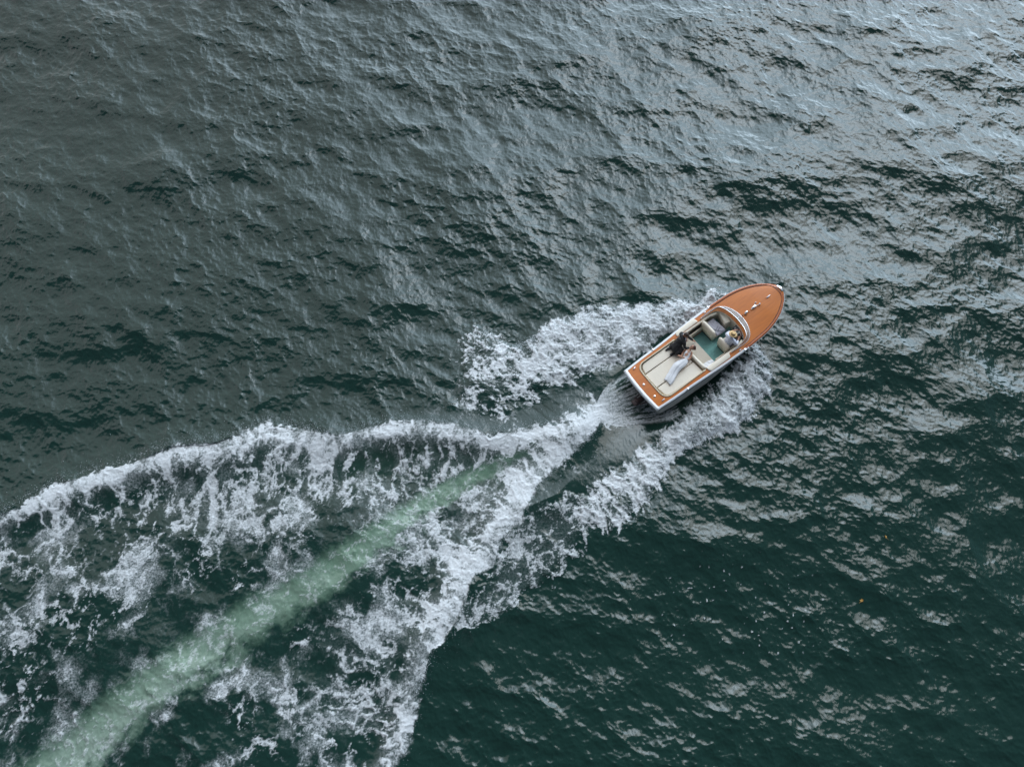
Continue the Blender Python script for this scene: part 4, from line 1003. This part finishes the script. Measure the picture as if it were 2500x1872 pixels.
limb(bm, [(2.12, -0.08, 0.90), (1.80, -0.04, 0.89), (1.70, -0.07, 0.88)], [0.095, 0.07, 0.058]); limb(bm, [(1.72, -0.07, 0.87), (1.40, -0.22, 0.855), (1.22, -0.30, 0.84)], [0.056, 0.05, 0.034])
limb(bm, [(2.12, -0.20, 0.90), (1.82, -0.23, 0.89), (1.72, -0.25, 0.88)], [0.095, 0.07, 0.058]); limb(bm, [(1.73, -0.25, 0.87), (1.42, -0.34, 0.85), (1.22, -0.40, 0.83)], [0.056, 0.05, 0.034])
bride = solid('person', bm, 'skin', None, 0.006, 3); place(bride, 'person in a long white sleeveless dress reclining across the sun pads')
face_parts(P, fr, bride)
bm = bmesh.new(); ell(bm, P(-0.026, 0, 0.034), (0.098, 0.084, 0.096), fr, 20); ell(bm, P(-0.050, 0, -0.01), (0.066, 0.074, 0.07), fr, 20); ell(bm, P(-0.115, 0, 0.020), (0.052, 0.055, 0.052), fr, 16)
h_ = solid('hair', bm, 'hair2', bride, 0.007, 1); rough_up(h_, 0.025, 0.012)
# the dress as one cloth tube: bodice, hips, long skirt spreading to the hem
st = [((2.50, 0.075, 1.02), 0.112, 0.100), ((2.42, 0.04, 1.005), 0.128, 0.110), ((2.30, -0.04, 0.965), 0.112, 0.100), ((2.22, -0.09, 0.94), 0.115, 0.105), ((2.10, -0.13, 0.925), 0.165, 0.125),
      ((1.95, -0.13, 0.925), 0.180, 0.112), ((1.78, -0.13, 0.915), 0.190, 0.105), ((1.60, -0.18, 0.89), 0.178, 0.080), ((1.42, -0.26, 0.865), 0.170, 0.062), ((1.24, -0.335, 0.845), 0.180, 0.055), ((1.10, -0.385, 0.825), 0.165, 0.035), ((1.075, -0.39, 0.815), 0.150, 0.020)]
ctr = catmull([s[0] for s in st], 5); wr_ = np.interp(np.linspace(0, len(st) - 1, len(ctr)), range(len(st)), [s[1] for s in st]); hr_ = np.interp(np.linspace(0, len(st) - 1, len(ctr)), range(len(st)), [s[2] for s in st])
rows = []; rsd = np.random.RandomState(4); ph = rsd.rand(6) * 6.28
for i, c_ in enumerate(ctr):
    a_ = ctr[max(i - 1, 0)]; b_2 = ctr[min(i + 1, len(ctr) - 1)]; d = Vector(b_2 - a_).normalized(); s_ = d.cross(Vector((0, 0, 1))).normalized(); u_ = Vector((0, 0, 1))
    k = i / (len(ctr) - 1); fold = 0.02 + max(0, (k - 0.30)) * 0.20
    row = []
    for j in range(56):
        a = 2 * math.pi * j / 56
        q = 1 + fold * (math.sin(5 * a + 3 * k + ph[0]) + 0.7 * math.sin(9 * a - 5 * k + ph[1]) + 0.5 * math.sin(14 * a + 7 * k + ph[2])) + 0.02 * math.sin(20 * k + 3 * a + ph[3])
        z = math.sin(a); z = z if z > 0 else z * 0.55
        row.append(Vector(c_) + s_ * (math.cos(a) * wr_[i] * q) + u_ * (z * hr_[i] * q))
    rows.append(row)
mk('dress', *grid(rows, close_v=True, cap=True), 'dress', bride)
for o1, o2 in (((2.47, 0.155, 1.09), (2.53, 0.125, 1.105)), ((2.51, -0.005, 1.10), (2.56, 0.025, 1.11))):
    mk('dress_strap', *tube([(o1[0] - 0.05, o1[1], o1[2] - 0.02), o1, o2], 0.014, 8, flat=0.6), 'dress', bride)

# --- the driver: seated at the wheel in a white shirt and a straw hat
fr = frame((0.96, 0.10, -0.22), (0.15, 0.0, 1.0))
bm = bmesh.new(); P = head(bm, (4.285, -0.50, 1.33), fr)
limb(bm, [(4.27, -0.50, 1.27), (4.25, -0.50, 1.20), (4.21, -0.50, 1.12)], [0.054, 0.056, 0.075])
limb(bm, [(4.20, -0.50, 1.10), (4.15, -0.50, 0.90), (4.12, -0.48, 0.66)], [0.12, 0.13, 0.14], 16)
limb(bm, [(4.22, -0.31, 1.10), (4.20, -0.50, 1.14), (4.22, -0.69, 1.10)], [0.062, 0.085, 0.062])
aL = [(4.22, -0.31, 1.10), (4.38, -0.24, 0.95), (4.60, -0.28, 0.96)]; aR = [(4.22, -0.69, 1.10), (4.30, -0.80, 0.92), (4.52, -0.68, 0.90)]
limb(bm, aL, [0.050, 0.042, 0.029]); limb(bm, aR, [0.050, 0.042, 0.029])
hand(bm, (4.605, -0.285, 0.96), (0.75, -0.35, 0.25), (0.2, -0.6, -0.7), 48, 1); hand(bm, (4.525, -0.675, 0.90), (0.85, 0.30, 0.15), (0.2, 0.5, -0.8), 48, -1)
for s in (-1, 1):
    limb(bm, [(4.14, -0.48 + s * 0.10, 0.64), (4.54, -0.48 + s * 0.13, 0.66)], [0.085, 0.062]); limb(bm, [(4.54, -0.48 + s * 0.13, 0.65), (4.66, -0.48 + s * 0.13, 0.27)], [0.058, 0.038])
driver = solid('person', bm, 'tan', None, 0.006, 3); place(driver, 'person in a white shirt and straw hat sitting at the steering wheel')
face_parts(P, fr, driver)
bm = bmesh.new(); ell(bm, P(-0.030, 0, 0.026), (0.088, 0.084, 0.090), fr, 18); ell(bm, P(-0.055, 0, -0.02), (0.058, 0.07, 0.06), fr, 18); h_ = solid('hair', bm, 'hair', driver, 0.008, 1)
bm = bmesh.new()
addto(bm, lathe([(0.088, 0.0), (0.135, -0.008), (0.172, -0.012), (0.178, -0.004), (0.135, 0.004), (0.098, 0.014), (0.096, 0.055), (0.088, 0.095), (0.070, 0.108), (0.035, 0.096), (0.008, 0.092)], 32))
for v in bm.verts: v.co = Vector(P(-0.012, 0, 0.055)) + fr @ Matrix.Rotation(R(6), 3, 'Y') @ v.co
hat = from_bm('straw_hat', bm, 'straw', driver)
bm = bmesh.new(); addto(bm, lathe([(0.099, 0.012), (0.101, 0.014), (0.099, 0.040), (0.097, 0.040)], 32))
for v in bm.verts: v.co = Vector(P(-0.012, 0, 0.055)) + fr @ Matrix.Rotation(R(6), 3, 'Y') @ v.co
from_bm('hat_band', bm, 'band', hat)
bm = bmesh.new()
limb(bm, [(4.22, -0.50, 1.13), (4.18, -0.50, 1.02), (4.14, -0.49, 0.86), (4.12, -0.48, 0.64)], [0.11, 0.165, 0.165, 0.165], 18)
limb(bm, [(4.22, -0.29, 1.10), (4.19, -0.50, 1.15), (4.22, -0.71, 1.10)], [0.085, 0.105, 0.085])
limb(bm, aL[:2] + [(4.50, -0.265, 0.955)], [0.078, 0.068, 0.048]); limb(bm, aR[:2] + [(4.42, -0.74, 0.91)], [0.078, 0.072, 0.052])
s_ = solid('shirt', bm, 'shirt', driver, 0.011, 4); rough_up(s_, 0.08, 0.035)
bm = bmesh.new()
for s in (-1, 1):
    limb(bm, [(4.12, -0.48 + s * 0.10, 0.64), (4.55, -0.48 + s * 0.13, 0.66)], [0.105, 0.078]); limb(bm, [(4.55, -0.48 + s * 0.13, 0.65), (4.66, -0.48 + s * 0.13, 0.30)], [0.074, 0.055])
solid('trousers', bm, 'trouser', driver, 0.012, 3)
for s in (-1, 1):
    bm = bmesh.new(); limb(bm, [(4.64, -0.48 + s * 0.13, 0.265), (4.72, -0.48 + s * 0.13, 0.25), (4.82, -0.48 + s * 0.13, 0.245)], [0.045, 0.046, 0.038], flat=0.75); from_bm('shoe', bm, 'black', driver)

# ---------------------------------------------------------------- loose things aboard
def cloth(name, corners, z, mat, nu=26, nv=26, amp=0.018, thick=0.05, seed=1, sag=0.0):
    c0, c1, c2, c3 = [Vector((x, y, 0)) for x, y in corners]; top = []; 
    for i in range(nu):
        row = []
        for j in range(nv):
            u, v = i / (nu - 1), j / (nv - 1)
            p = c0.lerp(c1, u).lerp(c3.lerp(c2, u), v)
            e = min(u, 1 - u, v, 1 - v)
            w = float(fbm(np.array([p.x * 5.0]), np.array([p.y * 5.0]), 3, seed)[0]); w2 = float(ridged(np.array([p.x * 3.0 + p.y * 1.5]), np.array([p.y * 3.0]), 3, seed + 3)[0])
            zz = z + thick * min(1, (e / 0.07)) ** 0.5 + amp * w + amp * w2 - sag * max(0, u - 0.8)
            row.append((p.x + 0.02 * w, p.y + 0.02 * w2, zz))
        top.append(row)
    V, F = grid(top); nb_ = len(V); bot = [(x, y, z - 0.005) for r in top for x, y, _ in r]; V2, F2 = grid([[(x, y, z - 0.004) for x, y, _ in r] for r in top])
    V = V + V2; F = F + [tuple(i + nb_ for i in f[::-1]) for f in F2]
    rim = [(0, j) for j in range(nv)] + [(i, nv - 1) for i in range(1, nu)] + [(nu - 1, j) for j in range(nv - 2, -1, -1)] + [(i, 0) for i in range(nu - 2, 0, -1)]
    ids = [i * nv + j for i, j in rim]
    for k in range(len(ids)): a, b = ids[k], ids[(k + 1) % len(ids)]; F.append((a, b, b + nb_, a + nb_))
    return mk(name, V, F, mat)
cu = cloth('boat_cushion', [(4.04, 0.74), (4.46, 0.80), (4.55, 0.02), (4.06, 0.04)], 0.555, 'lilac', amp=0.022, thick=0.075, seed=9)
place(cu, 'lilac grey cushion with dark straps lying on the front passenger seat', 'cushion')
for pts in ([(4.36, 0.34, 0.66), (4.22, 0.28, 0.665), (4.12, 0.24, 0.66)], [(4.12, 0.36, 0.655), (4.16, 0.26, 0.665), (4.24, 0.16, 0.66), (4.38, 0.06, 0.655), (4.52, 0.00, 0.63)], [(4.20, 0.18, 0.662), (4.30, 0.22, 0.668), (4.40, 0.24, 0.66)]):
    mk('cushion_strap', *tube([Vector(p) for p in catmull(pts, 5)], 0.008, 6), 'black', cu)
sh_ = cloth('shawl', [(2.74, -0.56), (3.20, -0.62), (3.24, -0.80), (2.76, -0.80)], 0.553, 'dress', amp=0.03, thick=0.012, seed=21)
place(sh_, 'white crumpled shawl on the starboard end of the pleated rear bench', 'shawl')
# ---------------------------------------------------------------- two leaves afloat and the spray in the air
def leaf(photo_px, ang, tall, label):
    x, y = px(*photo_px); z = height_at(x, y) + 0.012
    pts = []
    n = 10
    for i in range(n):
        a = 2 * math.pi * i / n; r = (0.085 if i % 2 == 0 else 0.048) * (tall if i % 5 else 1)
        pts.append((r * math.cos(a), r * math.sin(a) * 0.8, 0.012 * math.sin(2 * a)))
    bm = bmesh.new(); c = bm.verts.new((0, 0, 0.006)); vs = [bm.verts.new(p) for p in pts]
    for i in range(n): bm.faces.new((c, vs[i], vs[(i + 1) % n]))
    r = bmesh.ops.solidify(bm, geom=list(bm.faces), thickness=0.004)
    o = from_bm('leaf', bm, 'leaf', None, False); o.location = (x, y, z); o.rotation_euler = (0, 0, R(ang))
    tag(o, label, 'leaf', 'leaves floating on the water')
    mk('leaf_stalk', *tube([(0, 0, 0.008), (-0.07, -0.02, 0.012), (-0.14, -0.06, 0.01)], 0.004, 6), 'leaf', o)
    return o
leaf((2162, 1310), 100, 0.75, 'orange leaf afloat on the dark water, the upper and farther right of the two')
leaf((2105, 1465), 20, 1.1, 'pale yellow leaf afloat on the dark water, the lower one beside faint ripples')

rs = np.random.RandomState(11)
OCT_V = np.array([(1, 0, 0), (-1, 0, 0), (0, 1, 0), (0, -1, 0), (0, 0, 1), (0, 0, -1)], np.float32)
OCT_F = np.array([(0, 2, 4), (2, 1, 4), (1, 3, 4), (3, 0, 4), (2, 0, 5), (1, 2, 5), (3, 1, 5), (0, 3, 5)], np.int32)
def drops(P, rad):
    P = np.asarray(P, np.float32); rad = np.asarray(rad, np.float32); n = len(P)
    st = 0.7 + 0.7 * rs.rand(n, 1, 3).astype(np.float32)
    V = (P[:, None, :] + OCT_V[None] * rad[:, None, None] * st).reshape(-1, 3)
    F = (OCT_F[None] + (np.arange(n, dtype=np.int32) * 6)[:, None, None]).reshape(-1)
    return V, F
PP, RR = [], []
def along(poly, n, t0, spread, zmax, inward, rmin=0.005, rmax=0.014, s0=0, s1=None, side=1):
    ln = Line(poly, 161, 3); s1 = s1 or ln.L
    s = s0 + (s1 - s0) * rs.rand(n)
    cl = 0.5 + 0.5 * fbm((s * 1.3).astype(np.float32), (s * 0 + 3.3).astype(np.float32), 3, 5); keep = rs.rand(n) < np.clip(cl * 1.7 - 0.25, 0.05, 1); s = s[keep]
    x = np.interp(s, ln.s, ln.q[:, 0]); y = np.interp(s, ln.s, ln.q[:, 1])
    dx = np.gradient(ln.q[:, 0], ln.s); dy = np.gradient(ln.q[:, 1], ln.s)
    nx_ = -np.interp(s, ln.s, dy); ny_ = np.interp(s, ln.s, dx); l = np.hypot(nx_, ny_) + 1e-6; nx_ /= l; ny_ /= l
    t = t0 + rs.exponential(spread, len(s)) * -inward * side
    z = np.abs(rs.randn(len(s))) * zmax * np.exp(-np.abs(t) * 0.8) + 0.02
    t = t * (1 + 0.6 * rs.randn(len(s)))
    X = x + nx_ * t; Y = y + ny_ * t
    base_ = np.array([height_at(a, b) for a, b in zip(X, Y)])
    PP.append(np.stack([X, Y, base_ + z], -1)); RR.append(rmin + (rmax - rmin) * rs.rand(len(s)) ** 2.5)
along(ARM_PORT, 9000, -0.10, 0.12, 0.10, 1, rmin=0.004, rmax=0.011, s0=0.4, s1=30)
along(ARM_STBD, 6000, -0.12, 0.12, 0.10, 1, rmin=0.004, rmax=0.011, s0=0.4, s1=24, side=-1)
sp_ = Line(SPRAY_PORT, 161, 2); ss_ = Line(SPRAY_STBD, 161, 2)
along(SPRAY_PORT, 9000, 0.05, 0.20, 0.28, -1, s0=0.0, s1=9.5)
along(SPRAY_STBD, 11000, 0.05, 0.22, 0.28, 1, s0=0.0, s1=8.5)
def fill(poly, n, zmax, far, rmin=0.005, rmax=0.013):
    P_ = np.array(poly); lo, hi = P_.min(0), P_.max(0)
    x = (lo[0] + (hi[0] - lo[0]) * rs.rand(n)).astype(np.float32); y = (lo[1] + (hi[1] - lo[1]) * rs.rand(n)).astype(np.float32)
    sd = poly_sd(x, y, poly); a = -((x - BOW[0]) * math.cos(HEAD) + (y - BOW[1]) * math.sin(HEAD))
    m = (sd > 0) & (rs.rand(n) < np.clip(1.3 - a / far, 0, 1)) & (fbm(x * 1.6, y * 1.6, 3, 8) > -0.1)
    x, y = x[m], y[m]; base_ = np.array([height_at(p, q) for p, q in zip(x, y)])
    PP.append(np.stack([x, y, base_ + 0.03 + np.abs(rs.randn(len(x))) * zmax], -1)); RR.append(rmin + (rmax - rmin) * rs.rand(len(x)) ** 2.5)
fill(SPRAY_PORT, 22000, 0.10, 9); fill(SPRAY_STBD, 26000, 0.10, 8)
PP = np.concatenate(PP); RR = np.concatenate(RR)
# no drops inside the boat
bx2 = PP[:, 0] - 5.31; by2 = PP[:, 1] - 10.68; l1 = bx2 * math.cos(HEAD) + by2 * math.sin(HEAD); l2 = -bx2 * math.sin(HEAD) + by2 * math.cos(HEAD)
keep = ~((l1 > -0.2) & (l1 < 7.5) & (np.abs(l2) < 1.27)); PP, RR = PP[keep], RR[keep]
V, F = drops(PP, RR)
me = bpy.data.meshes.new('spray'); nf = len(F) // 3
me.vertices.add(len(V)); me.loops.add(len(F)); me.polygons.add(nf)
me.vertices.foreach_set('co', V.ravel()); me.loops.foreach_set('vertex_index', F); me.polygons.foreach_set('loop_start', np.arange(0, nf * 3, 3, dtype=np.int32)); me.polygons.foreach_set('use_smooth', np.ones(nf, bool)); me.update(calc_edges=True)
sm = simple_mat('spray_drops', (0.74, 0.77, 0.80), 0.35); me.materials.append(sm)
spray = bpy.data.objects.new('spray', me); C.objects.link(spray)
tag(spray, 'fine white spray droplets flying off the hull and the crests of the wake', 'spray', kind='stuff')
print('drops', len(PP))
